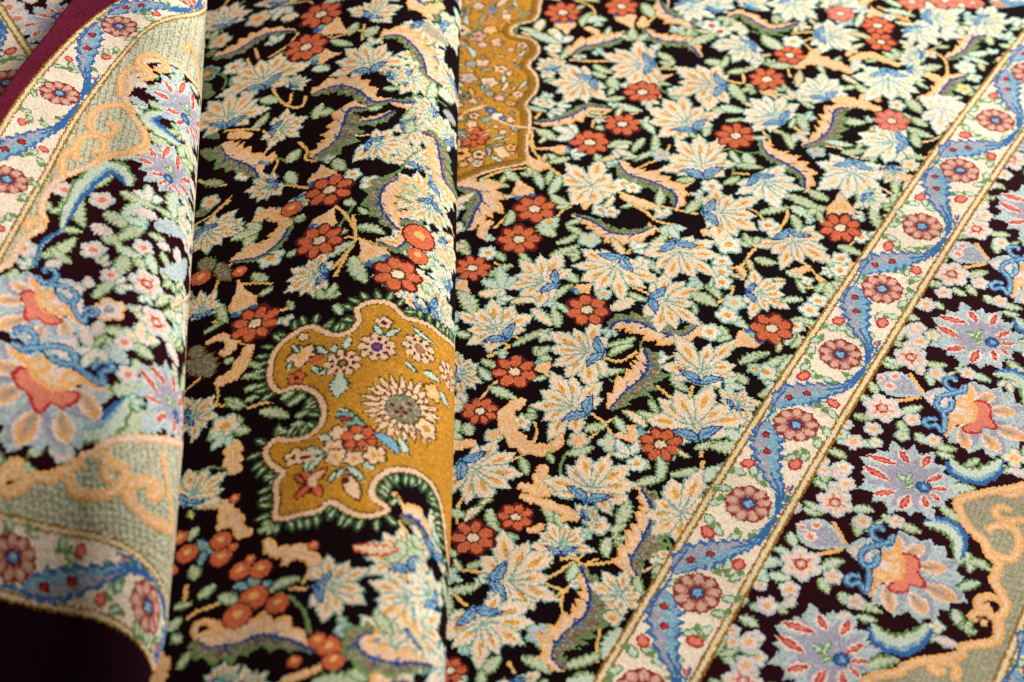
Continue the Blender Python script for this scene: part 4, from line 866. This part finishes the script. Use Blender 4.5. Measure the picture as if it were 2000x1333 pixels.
for a, b in (((860, 180), (940, 90)), ((870, 190), (910, 260)), ((850, 190), (750, 280)), ((860, 180), (750, 140)), ((880, 170), (790, 120))):
    petal(q(*a), q(*b), 62 * ks, 'r', .8); petal(q(*a), q(*b), 48 * ks, 'o', -.3)
petal(q(830, 170), q(930, 110), 46 * ks, 'P'); ell(q(865, 180), 26 * ks, 30 * ks, 'P')
for a in ((830, 120, 850, 20, 44), (840, 110, 930, 10, 44), (950, 175, 1060, 95, 44), (1060, 90, 1160, 170, 44), (1150, 60, 1220, 110, 50), (1040, 100, 1000, 150, 30)):
    leafm(q(*a[:2]), q(*a[2:4]), a[4] * ks, fill='u', line='H', name='medallion_leaf')
for x, y, r, f, co in ((1000, 30, 66, 'P', 'g'), (1100, 40, 60, 'P', 'g'), (1220, 20, 70, 'P', 'g'), (760, 30, 70, 'P', 'r')):
    blossom(q(x, y), r * ks, fill=f, line='d', core=co, n=5)
start('drop'); petal(q(1050, 130), q(1130, 285), 90 * ks, 'd', 1); petal(q(1050, 135), q(1125, 275), 76 * ks, 'P'); ell(q(1055, 165), 18 * ks, 30 * ks, 'r')
start('drop'); petal(q(760, 20), q(880, 40), 80 * ks, 'P'); stroke(Q([(790, 40), (850, 25)]), 3, 'r')
ST.mask = None
sg_ = ST.ground; ST.ground = med; ST.mask = mm; 0; ST.ground = sg_; ST.mask = None
start('medallion_outline'); stroke(mf, 50 * ks, 'd'); stroke(mf - nv * side * 20 * ks, 10 * ks, 'd')
stroke(mf, 33 * ks, 'P')
ST.top = -1
fill_gaps(np.ones(mid.col.shape, bool) & (np.arange(mid.surf.U)[None, :] * CELL > .06 + mid.surf.half * .5), 130, 4, 'LLLTTTFC')

# ================================================================ left rug, its corner folded over
def zef_l(Y):
    Y = np.asarray(Y, float)
    d = np.maximum(-0.125 - Y, 0)
    return 0.088 - np.where(d < .13, 2.6 * d ** 2, 2.6 * .0169 + .68 * (d - .13))
left_edge = [(404, -60), (403, 0), (391, 200), (376, 440), (363, 640), (355, 860), (348, 950), (341, 1050), (327, 1187), (320, 1333), (316, 1420)]
left = Rug('corner_rug', '', Fold(left_edge, zef_l, 0.036, 0.034, 0.05, 0.20, -0.31, 0.31, lambda t, Y: .50 * t ** 2 / (t + .05)), ('corner', 'e'))
ST.src = ST.dst = left; ground('border_edge', 'E')
# greige between the guards
UPI = [(1500, 30), (1180, 50), (980, 90), (770, 210), (520, 440), (310, 745), (110, 1040), (-40, 1270), (-160, 1460)]      # inner line of upper guard, L1
LOI = [(-200, 400), (0, 430), (250, 480), (480, 540), (660, 610), (800, 700), (900, 800), (960, 900), (1020, 1000)]         # upper line of lower guard, L3
tile('L1'); a = list(Q(UPI)); tile('L3'); b = list(Q(LOI))
reg = np.array(a + [complex(-50, a[-1].imag), complex(left.surf.U + 40, a[-1].imag)][1:] + [complex(left.surf.U + 40, b[0].imag)] + b)
reg2 = np.array(a + [complex(left.surf.U + 40, a[-1].imag), complex(left.surf.U + 40, b[0].imag)] + b + [complex(30, b[-1].imag), complex(30, a[0].imag)])
ground('corner_panel', 'N', reg2); pm = polymask(reg2); ST.mask = pm
for i in range(-8, 48):
    tile('L1'); start('lattice_line'); stroke(Q([(i * 38, 1333), (i * 38 + 330, 0)]), .9, 'O')
for i in range(0, 30):
    tile('L3'); start('lattice_line'); stroke(Q([(i * 38, -150), (i * 38 + 60, 600)]), .9, 'O')
for i in range(0, 16):
    tile('L3'); start('lattice_line'); stroke(Q([(0, i * 44 - 60), (500, i * 44 + 60), (1000, i * 44 + 260)]), .9, 'O')
BURG = [('L1', [(1400, 560), (1200, 600), (1155, 545), (1090, 450), (1020, 385), (860, 362), (850, 380), (880, 430), (760, 455), (770, 510), (735, 560), (760, 620), (780, 680), (820, 730), (860, 850), (830, 890), (660, 910), (500, 980), (340, 1055), (255, 1185), (272, 1290), (235, 1340)]),
        ('L2', [(150, 90), (70, 230), (-10, 270), (-300, 500), (-300, 1500)]),
        ('L3', [(-100, 120), (0, 200), (80, 190), (190, 130), (300, 115), (400, 70), (480, 10)]), ('L2', [(520, 1310), (640, 1235), (900, 1225), (1080, 1260), (1300, 1240)])]
bz = []
for tl, pts in BURG: tile(tl); bz += list(Q(pts))
bz = cat(np.array(bz), 3, True)
ground('border', 'B', bz); bm = polymask(bz); ST.mask = bm
tile('L2')
k2 = scale_at(500, 600)
def LF(t, arr, fill='f', line='h', w=60):
    tile(t)
    for a in arr: leafm(q(*a[:2]), q(*a[2:4]), (a[4] if len(a) > 4 else w) * k2, fill=a[5] if len(a) > 5 else fill, line='s' if len(a) > 5 else line)
LF('L1', [(860, 585, 960, 640, 70), (850, 515, 950, 490, 50), (980, 430, 1060, 530, 70), (750, 560, 860, 620, 50, 's'), (870, 770, 1000, 880, 110), (330, 1230, 420, 1060, 60), (490, 1090, 660, 1010, 100), (700, 1110, 910, 1210, 90), (600, 1230, 740, 1330, 100), (470, 1130, 490, 1320, 90), (660, 920, 820, 920, 70), (1050, 700, 1120, 860, 60, 'w'), (1010, 500, 1060, 640, 60, 'w'), (900, 1200, 1050, 1290, 60)])
LF('L2', [(240, 185, 440, 70, 80), (200, 105, 190, 245, 60), (20, 420, 95, 255, 100), (540, 425, 690, 310, 80), (700, 280, 715, 165, 100), (600, 610, 770, 660, 80), (780, 690, 890, 775, 90), (610, 965, 840, 895, 90), (780, 770, 800, 860, 60), (930, 150, 980, 260, 60), (930, 640, 1060, 720, 90), (1060, 300, 1010, 380, 50), (350, 1200, 430, 1340, 100), (180, 1290, 220, 1340, 90), (440, 400, 430, 560, 90, 'w'), (480, 580, 540, 720, 80, 'w'), (860, 50, 960, 90, 60), (590, 60, 700, 120, 90), (540, 190, 560, 120, 60), (0, 1200, 60, 1260, 60), (700, 1210, 940, 1130, 130), (1010, 700, 1050, 640, 50), (900, 20, 1080, 90, 120, 's'), (930, 280, 1080, 200, 110, 's'), (620, 690, 740, 800, 100, 's'), (780, 180, 840, 260, 80), (300, 130, 420, 220, 70), (1000, 420, 900, 470, 60), (820, 1180, 960, 1060, 110, 's'), (560, 900, 640, 1000, 60)])
for tl, x, y, r in (('L1', 370, 1100, 70), ('L1', 590, 1160, 80), ('L2', 130, 130, 74), ('L2', 540, 145, 80), ('L2', 640, 290, 64), ('L2', 830, 130, 66), ('L2', 720, 680, 64), ('L2', 740, 865, 66), ('L2', 20, 850, 64), ('L2', 1080, 120, 60), ('L2', 360, 1310, 66)):
    tile(tl); blossom(q(x, y), r * k2, fill='w', line='s', core='p', n=5)
tile('L2'); blossom(q(630, 490), 100 * k2, fill='w', line='a', core='v', n=5)
tile('L1'); crescent(Q([(350, 1320), (440, 1130), (560, 1000), (650, 965), (735, 1030), (745, 1080)]), 62 * k2, -1)
crescent(Q([(1060, 860), (950, 780), (850, 690), (950, 650)]), 60 * k2, -1)
tile('L2'); crescent(Q([(395, 1185), (560, 1200), (660, 1130), (745, 1000)]), 70 * k2, 1)
stroke(cat(Q([(200, 240), (250, 100), (400, 10)]), 5), 26 * k2, 'b'); stroke(cat(Q([(210, 220), (255, 110), (390, 15)]), 5), 10 * k2, 'l')
tile('L1'); zc = (q(985, 990), q(1000, 1180)); tile('L1'); zc2 = (q(1080, 640), q(1090, 760)); tile('L2'); zc3 = (q(985, 1020), q(1050, 1180)); zc4 = (q(1085, 150), q(1095, 260))
tile('R6'); ST.src = right; sb, s2 = q(1100, 165), q(1240, 260); lb, lt = q(740, 560), q(1400, 880); ST.src = left
for cc, dd, f in ((zc[0], zc[1], .62), (zc2[0], zc2[1], .75), (zc3[0], zc3[1], .62)):
    a_ = (s2 - sb); dvec = (dd - cc) / (abs(dd - cc) + 1e-9) * abs(a_) * f * 1.25
    inst(Zpalm, sb, s2, cc, cc + dvec, right)
tile('L2'); l1b, l1t = q(500, 350), q(-20, 600); l2b, l2t = q(440, 640), q(90, 1290)
inst(Olotus, lb, lt, l1b, l1b + (l1t - l1b), right)
inst(Olotus, lb, lt, l2b, l2b + (l2t - l2b), right)
ST.src = left; tile('L2')
for x, y, r in ((850, 340, 118), (905, 565, 122)): five(q(x, y), r * k2)
fill_gaps(bm, 70, 4, 'TTLw')
ST.mask = pm
bo = bz
start('panel_outline', relief=.0004); zo = np.append(bo, bo[0])
nb = normals(zo); cen = bz.mean(); tsg = 1 if np.mean(np.abs(zo + nb * 3 - cen) - np.abs(zo - cen)) > 0 else -1
zo2 = zo + nb * tsg * 14 * k2
stroke(zo2, 46 * k2, 'a'); stroke(zo2, 34 * k2, 'P'); stroke(zo2, 14 * k2, 'w')
def scl(t, pts, w=36): tile(t); scroll(Q(pts), w * k2)
scl('L1', [(860, 400), (800, 370), (820, 330), (900, 320), (960, 370), (940, 410), (890, 395)])
scl('L1', [(700, 560), (700, 450), (760, 400), (850, 410), (870, 450), (810, 460)])
scl('L1', [(780, 660), (700, 610), (580, 630), (515, 700), (550, 770), (640, 780), (670, 730), (610, 715)])
scl('L1', [(820, 730), (840, 830), (740, 880), (620, 900), (540, 950)])
scl('L1', [(440, 930), (440, 840), (500, 790), (590, 800), (600, 860), (530, 880)])
scl('L1', [(360, 1020), (370, 900), (440, 860)]); scl('L1', [(1060, 300), (1100, 260), (1130, 340), (1150, 500)], 30)
scl('L1', [(160, 1333), (170, 1290), (230, 1270), (240, 1320)])
scl('L3', [(110, 60), (30, 120), (0, 190), (40, 235), (110, 215), (200, 150), (290, 150), (370, 110), (480, 50)], 42)
scl('L3', [(60, 160), (100, 110), (110, 60), (60, 70)], 34)
scl('L3', [(395, 110), (400, 190), (480, 250), (590, 255), (680, 210), (730, 130), (690, 80), (620, 90), (610, 150), (650, 140)], 42)
scl('L3', [(540, 40), (590, 10), (630, 40), (590, 60)], 34)
scl('L3', [(1000, 460), (880, 400), (770, 310), (735, 230), (780, 175), (870, 175), (925, 220), (890, 255), (840, 230)], 44)
scl('L3', [(940, 0), (960, 120), (985, 300), (1000, 460)], 30)
ST.mask = None
tile('L2'); start('corner_diamond', relief=.0003); 
for w_, c_ in ((34, 'm'), (24, 'z'), (8, 'w')): stroke(Q([(1120, 400), (995, 470), (1080, 630), (1110, 640)]), w_ * k2, c_)
# guards
tile('L1'); g1 = Q([(1900, -200), (1500, -130), (1060, -40), (690, 155), (345, 542), (40, 1040), (-270, 1560)])
g1 = list(g1)[1:]
guard(g1, .20, odd=0, ref=2, rr_=.66)
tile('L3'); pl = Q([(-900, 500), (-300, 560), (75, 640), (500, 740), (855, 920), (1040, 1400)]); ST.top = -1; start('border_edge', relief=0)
paint(np.concatenate([pl, [complex(pl[-1].real, -80), complex(left.surf.U + 90, -80), complex(left.surf.U + 90, pl[0].imag)]]), 'x')  # lower band: same burgundy, its shade painted in as a darker yarn
tile('L3'); g2 = Q([(-1500, 520), (-700, 500), (75, 612), (855, 895), (1010, 1333)])
guard(list(g2), .255, odd=0, ref=2, rr_=.60)
# burgundy outside: cut away what lies beyond the rug's outer edge
tile('L1'); cutz = Q([(900, -560), (440, 0), (300, 185), (150, 372), (0, 590), (-200, 880), (-700, 1500)])
cutp = np.concatenate([cutz, [complex(left.surf.U + 60, cutz[-1].imag), complex(left.surf.U + 60, left.surf.V + 80)]])
cutm = polymask(cutp); left.idx[cutm] = -1
left.cutline = cutz

# ================================================================ rug beneath the folded corner
beneath = Rug('rug_beneath', '', Flat(-0.42, -0.238, 0.03, 0.36, 0.100), ('border', 'B'))
ST.src = ST.dst = beneath; ground('border', 'B'); tile('L1'); k4 = scale_at(200, 100)
for a in ((60, 50, 140, 100, 110), (130, 60, 60, 130, 90), (90, 220, 160, 150, 60), (110, 240, 210, 330, 60), (150, 290, 240, 260, 50), (190, 20, 130, -30, 80)): leafm(q(*a[:2]), q(*a[2:4]), a[4] * k4, fill='w', line='s')
for x, y, r in ((45, 45, 90), (100, 110, 90), (10, 150, 90), (190, 300, 70), (200, -40, 60), (60, 200, 60)): blossom(q(x, y), r * k4, fill='w', line='s', core='p', n=5)
ST.src = right; tile('R6'); sb, s2 = q(1100, 165), q(1240, 260); ST.src = beneath; tile('L1')
inst(Zpalm, sb, s2, q(340, 140), q(340, 140) + abs(s2 - sb) * .9 * 1j, right); ST.src = beneath; tile('L1')
fill_gaps(np.ones(beneath.col.shape, bool), 40, 5, 'LwF')
for x0, y0 in ((0, 0),):
    g4 = Q([(-420, -250), (-190, 110), (40, 480), (270, 860), (500, 1200)])
    guard(list(g4), .32, odd=0)
RUGS = [right, mid, left, beneath]
# hand-dyed wool is never one tone: stray knots of a neighbouring dye
MIX = {'C': (('W', .10), ('P', .07), ('D', .12)), 'W': (('C', .16), ('u', .06)), 'f': (('u', .14), ('O', .06)), 'o': (('p', .05), ('c', .08)), 'G': (('m', .03), ('g', .08)), 'P': (('y', .10), ('C', .16)),
       't': (('l', .08), ('f', .10)), 's': (('v', .10), ('u', .10)), 'v': (('s', .14), ('V', .12)), 'q': (('e', .16), ('h', .10)), 'e': (('O', .16), ('k', .08)), 'N': (('O', .12), ('u', .08)), 'D': (('C', .16), ('W', .08)), 'l': (('Y', .10), ('s', .08)), 'j': (('k', .16), ('c', .10)), 'E': (('B', .05),), 'g': (('y', .10), ('m', .06)), 'w': (('k', .05), ('D', .14))}
for R in RUGS:
    V_, U_ = R.col.shape; n0 = nrs.rand(V_, (U_ + 1) // 2).repeat(2, 1)[:, :U_]; n1 = nrs.rand(V_, U_); nz_ = np.where(nrs.rand(V_, U_) < .6, n0, n1)
    old = R.col.copy()
    for key, alt in MIX.items():
        m_ = old == CI[key]; lo_ = 0.0
        for kk_, pr in alt:
            R.col[m_ & (nz_ >= lo_) & (nz_ < lo_ + pr)] = CI[kk_]; lo_ += pr
# ---------------------------------------------------------------- knots to geometry: every motif is a mesh of its own
def prop(o, **k):
    for a, b in k.items():
        if b: o[a] = b
PARTLAB = {'medallion': 'mustard gold medallion filled with small blossoms', 'guard_border': 'narrow cream band with rosettes and serrated blue leaves', 'border': 'dark burgundy border ground with lotus flowers',
 'cartouche': 'greige cartouche edged with peach scrollwork', 'corner_panel': 'pale sage panel between the two cream bands', 'border_edge': 'plain burgundy outer band', 'field': 'black field ground'}
def build(R, label, category='rug'):
    U, V = R.surf.U, R.surf.V
    root = bpy.data.objects.new(R.name, None); scn.collection.objects.link(root)
    uu, vv = np.meshgrid(np.arange(U + 1, dtype=float), np.arange(V + 1, dtype=float))
    rs = np.random.RandomState(3)
    ju = uu + (rs.rand(V + 1, U + 1) - .5) * .24; jv = vv + (rs.rand(V + 1, U + 1) - .5) * .24
    X, Y, Z = R.surf.pos(ju, jv); nx, ny, nz = R.surf.nrm(uu, vv)
    # relief: patterned pile stands a little prouder than the ground, each knot at its own height
    rel = np.array(R.relief)[np.maximum(R.idx, 0)]
    rv = np.zeros((V + 1, U + 1)); cnt = np.zeros((V + 1, U + 1))
    for a in (0, 1):
        for b in (0, 1): rv[a:V + a, b:U + b] += rel; cnt[a:V + a, b:U + b] += 1
    h = rv / cnt * .5 + (rs.rand(V + 1, U + 1) - .5) * .00018
    X = X + nx * h; Y = Y + ny * h; Z = Z + nz * h
    loc = (float(X.mean()), float(Y.mean()), float(Z.min())); root.location = loc
    P = np.stack([X - loc[0], Y - loc[1], Z - loc[2]], -1).reshape(-1, 3).astype(np.float32)
    W = U + 1
    fi = np.arange(V)[:, None] * W + np.arange(U)[None, :]
    quads = np.stack([fi, fi + 1, fi + W + 1, fi + W] if R.flat else [fi, fi + W, fi + W + 1, fi + 1], -1).reshape(-1, 4)
    # a motif all but hidden by later ones gives its last knots to its neighbour
    cnt0 = np.bincount(np.maximum(R.idx, 0).ravel(), minlength=len(R.names)); kids = set(R.parent)
    for _ in range(6):
        bad = np.array([cnt0[i] < 10 and i not in kids for i in range(len(R.names))])
        bm_ = bad[np.maximum(R.idx, 0)] & (R.idx >= 0)
        if not bm_.any(): break
        sh = np.roll(R.idx, 1, 1); R.idx[bm_] = np.maximum(sh[bm_], 0); cnt0 = np.bincount(np.maximum(R.idx, 0).ravel(), minlength=len(R.names))
    idx = R.idx.reshape(-1); col = R.col.reshape(-1)
    # thin out parts that ended up with almost nothing visible: give their knots to the parent
    n = len(R.names); cn = np.bincount(np.maximum(idx, 0), minlength=n)
    order = np.argsort(idx, kind='stable'); si = idx[order]; starts = np.searchsorted(si, np.arange(n)); ends = np.searchsorted(si, np.arange(n) + 1)
    objs = {}
    haskid = set(R.parent)
    for i in range(n):
        if cn[i] == 0 and i not in haskid: continue
        f = order[starts[i]:ends[i]]
        if len(f) < 5 and i not in haskid: continue
        q4 = quads[f]; vs, inv = np.unique(q4, return_inverse=True)
        me = bpy.data.meshes.new(R.names[i]); F = len(f)
        if F:
            me.vertices.add(len(vs)); me.vertices.foreach_set('co', P[vs].ravel())
            me.loops.add(F * 4); me.loops.foreach_set('vertex_index', inv.reshape(-1).astype(np.int32))
            me.polygons.add(F); me.polygons.foreach_set('loop_start', np.arange(F, dtype=np.int32) * 4)
            used, mi = np.unique(col[f], return_inverse=True)
            for c in used: me.materials.append(MATS[c])
            me.polygons.foreach_set('material_index', mi.astype(np.int32))
            me.update(calc_edges=True)
        ob = bpy.data.objects.new(R.names[i], me); scn.collection.objects.link(ob)
        objs[i] = ob
        p = R.parent[i]
        ob.parent = objs[p] if p in objs else root
        lb = R.labels[i] or PARTLAB.get(R.names[i])
        if lb: ob['label'] = lb
    root['label'] = label; root['category'] = category
    return root, objs, P, loc
def sheet(R, root, loc, gap, name, mat, step=6):
    """woven backing: a coarse second skin under the pile"""
    U, V = R.surf.U, R.surf.V
    us = np.arange(0, U + 1, step, dtype=float); vs = np.arange(0, V + 1, step, dtype=float); us[-1] = U; vs[-1] = V
    uu, vv = np.meshgrid(us, vs); X, Y, Z = R.surf.pos(uu, vv); nx, ny, nz = R.surf.nrm(uu, vv)
    X = X - nx * gap; Y = Y - ny * gap; Z = Z - nz * gap
    h, w = X.shape; P = np.stack([X - loc[0], Y - loc[1], Z - loc[2]], -1).reshape(-1, 3)
    ci = np.clip((vv[:-1, :-1] + step / 2).astype(int), 0, V - 1), np.clip((uu[:-1, :-1] + step / 2).astype(int), 0, U - 1)
    ok = R.idx[ci] >= 0
    fi = np.arange(h - 1)[:, None] * w + np.arange(w - 1)[None, :]
    qd = np.stack([fi, fi + w, fi + w + 1, fi + 1], -1)[ok].reshape(-1, 4)
    me = bpy.data.meshes.new(name); me.from_pydata(P.tolist(), [], qd.tolist()); me.materials.append(mat); me.update()
    o = bpy.data.objects.new(name, me); scn.collection.objects.link(o); o.parent = root
    return o
def margin(R, root, loc, key):
    """the rest of the rug, out of the picture: plain pile carried on to a believable size"""
    S = R.surf; vs, fs = [], []
    def patch(us, vs_):
        uu, vv = np.meshgrid(us, vs_); X, Y, Z = S.pos(uu, vv); nx, ny, nz = S.nrm(uu, vv); n0 = len(vs); h, w = X.shape
        for a, b, c in zip((X - nx * .0012).ravel(), (Y - ny * .0012).ravel(), (Z - nz * .0012).ravel()): vs.append((a - loc[0], b - loc[1], c - loc[2]))
        for i in range(h - 1):
            for j in range(w - 1): k = n0 + i * w + j; fs.append((k, k + 1, k + w + 1, k + w) if R.flat else (k, k + w, k + w + 1, k + 1))
    if R is right:
        patch(np.linspace(S.U, S.U + 700, 24), np.linspace(-500, S.V + 900, 60)); us = np.linspace(0, S.U, 40)
    else: us = np.linspace(0, S.U, 120)
    patch(us, np.linspace(-330 if not R.flat or R is right else -4, 0, 14)); patch(us, np.linspace(S.V, S.V + 700, 28))
    me = bpy.data.meshes.new('plain_pile'); me.from_pydata(vs, [], fs); me.materials.append(MATS[CI[key]]); me.update()
    o = bpy.data.objects.new('plain_pile', me); scn.collection.objects.link(o); o.parent = root
back = yarn('cotton_backing', (196, 178, 150))
LABELS = {
 'flat_rug': 'widest rug lying flat, black floral field crossed by a diagonal cream guard border',
 'folded_rug': 'rug folded over in the middle, showing a gold pendant medallion on black floral pile',
 'corner_rug': 'topmost rug at the left, its burgundy corner with coral lotus flowers folded over',
 'rug_beneath': 'rug seen as a small triangle in the upper left corner'}
for R in RUGS:
    root, objs, P, loc = build(R, LABELS[R.name])
    sheet(R, root, loc, 0.0028, 'backing', back)
    if R is right or R is mid: margin(R, root, loc, 'B' if R is right else 'K')
    if R is left:
        # overcast selvage along the cut edge: a round burgundy cord between pile and backing
        z = cat(left.cutline, 10); me = bpy.data.meshes.new('selvage'); vs, fs = [], []
        prev = None; m = 8; good = [p for p in z if 0 < p.real < left.surf.U and 0 < p.imag < left.surf.V]
        rings = []
        for p in good:
            u, v = np.array([p.real]), np.array([p.imag]); x, y, zz = [a[0] for a in left.surf.pos(u, v)]; n_ = [a[0] for a in left.surf.nrm(u, v)]
            rings.append((np.array([x, y, zz]) - np.array(n_) * .0014, np.array(n_)))
        for i, (c, n_) in enumerate(rings):
            d = rings[min(i + 1, len(rings) - 1)][0] - rings[max(i - 1, 0)][0]; d /= np.linalg.norm(d) + 1e-12; s_ = np.cross(d, n_)
            for k in range(m):
                a = 2 * math.pi * k / m; vs.append(tuple(c + (s_ * math.cos(a) * .0022 + n_ * math.sin(a) * .0016) * (1 + .06 * math.sin(i * 2.1)) - np.array(loc)))
            if i:
                for k in range(m): fs.append(((i - 1) * m + k, (i - 1) * m + (k + 1) % m, i * m + (k + 1) % m, i * m + k))
        if fs:
            me.from_pydata(vs, [], fs); me.materials.append(MATS[CI['E']]); me.update()
            o = bpy.data.objects.new('selvage', me); scn.collection.objects.link(o); o.parent = root
# surface the rugs lie on
fm = bpy.data.materials.new('floor_boards'); fm.use_nodes = True; nt = fm.node_tree
wv = nt.nodes.new('ShaderNodeTexNoise'); wv.inputs['Scale'].default_value = 9; cr = nt.nodes.new('ShaderNodeValToRGB')
cr.color_ramp.elements[0].color = (.10, .06, .035, 1); cr.color_ramp.elements[1].color = (.20, .13, .08, 1)
nt.links.new(wv.outputs[0], cr.inputs[0]); nt.links.new(cr.outputs[0], nt.nodes['Principled BSDF'].inputs['Base Color'])
me = bpy.data.meshes.new('floor'); s_ = 3.0
me.from_pydata([(-s_, -s_, -.006), (s_, -s_, -.006), (s_, s_, -.006), (-s_, s_, -.006)], [], [(0, 1, 2, 3)]); me.materials.append(fm)
fl = bpy.data.objects.new('floor', me); scn.collection.objects.link(fl); fl['kind'] = 'structure'
print('objects', len(bpy.data.objects), 'faces', sum(len(m.polygons) for m in bpy.data.meshes), 'gapfill', nf_)
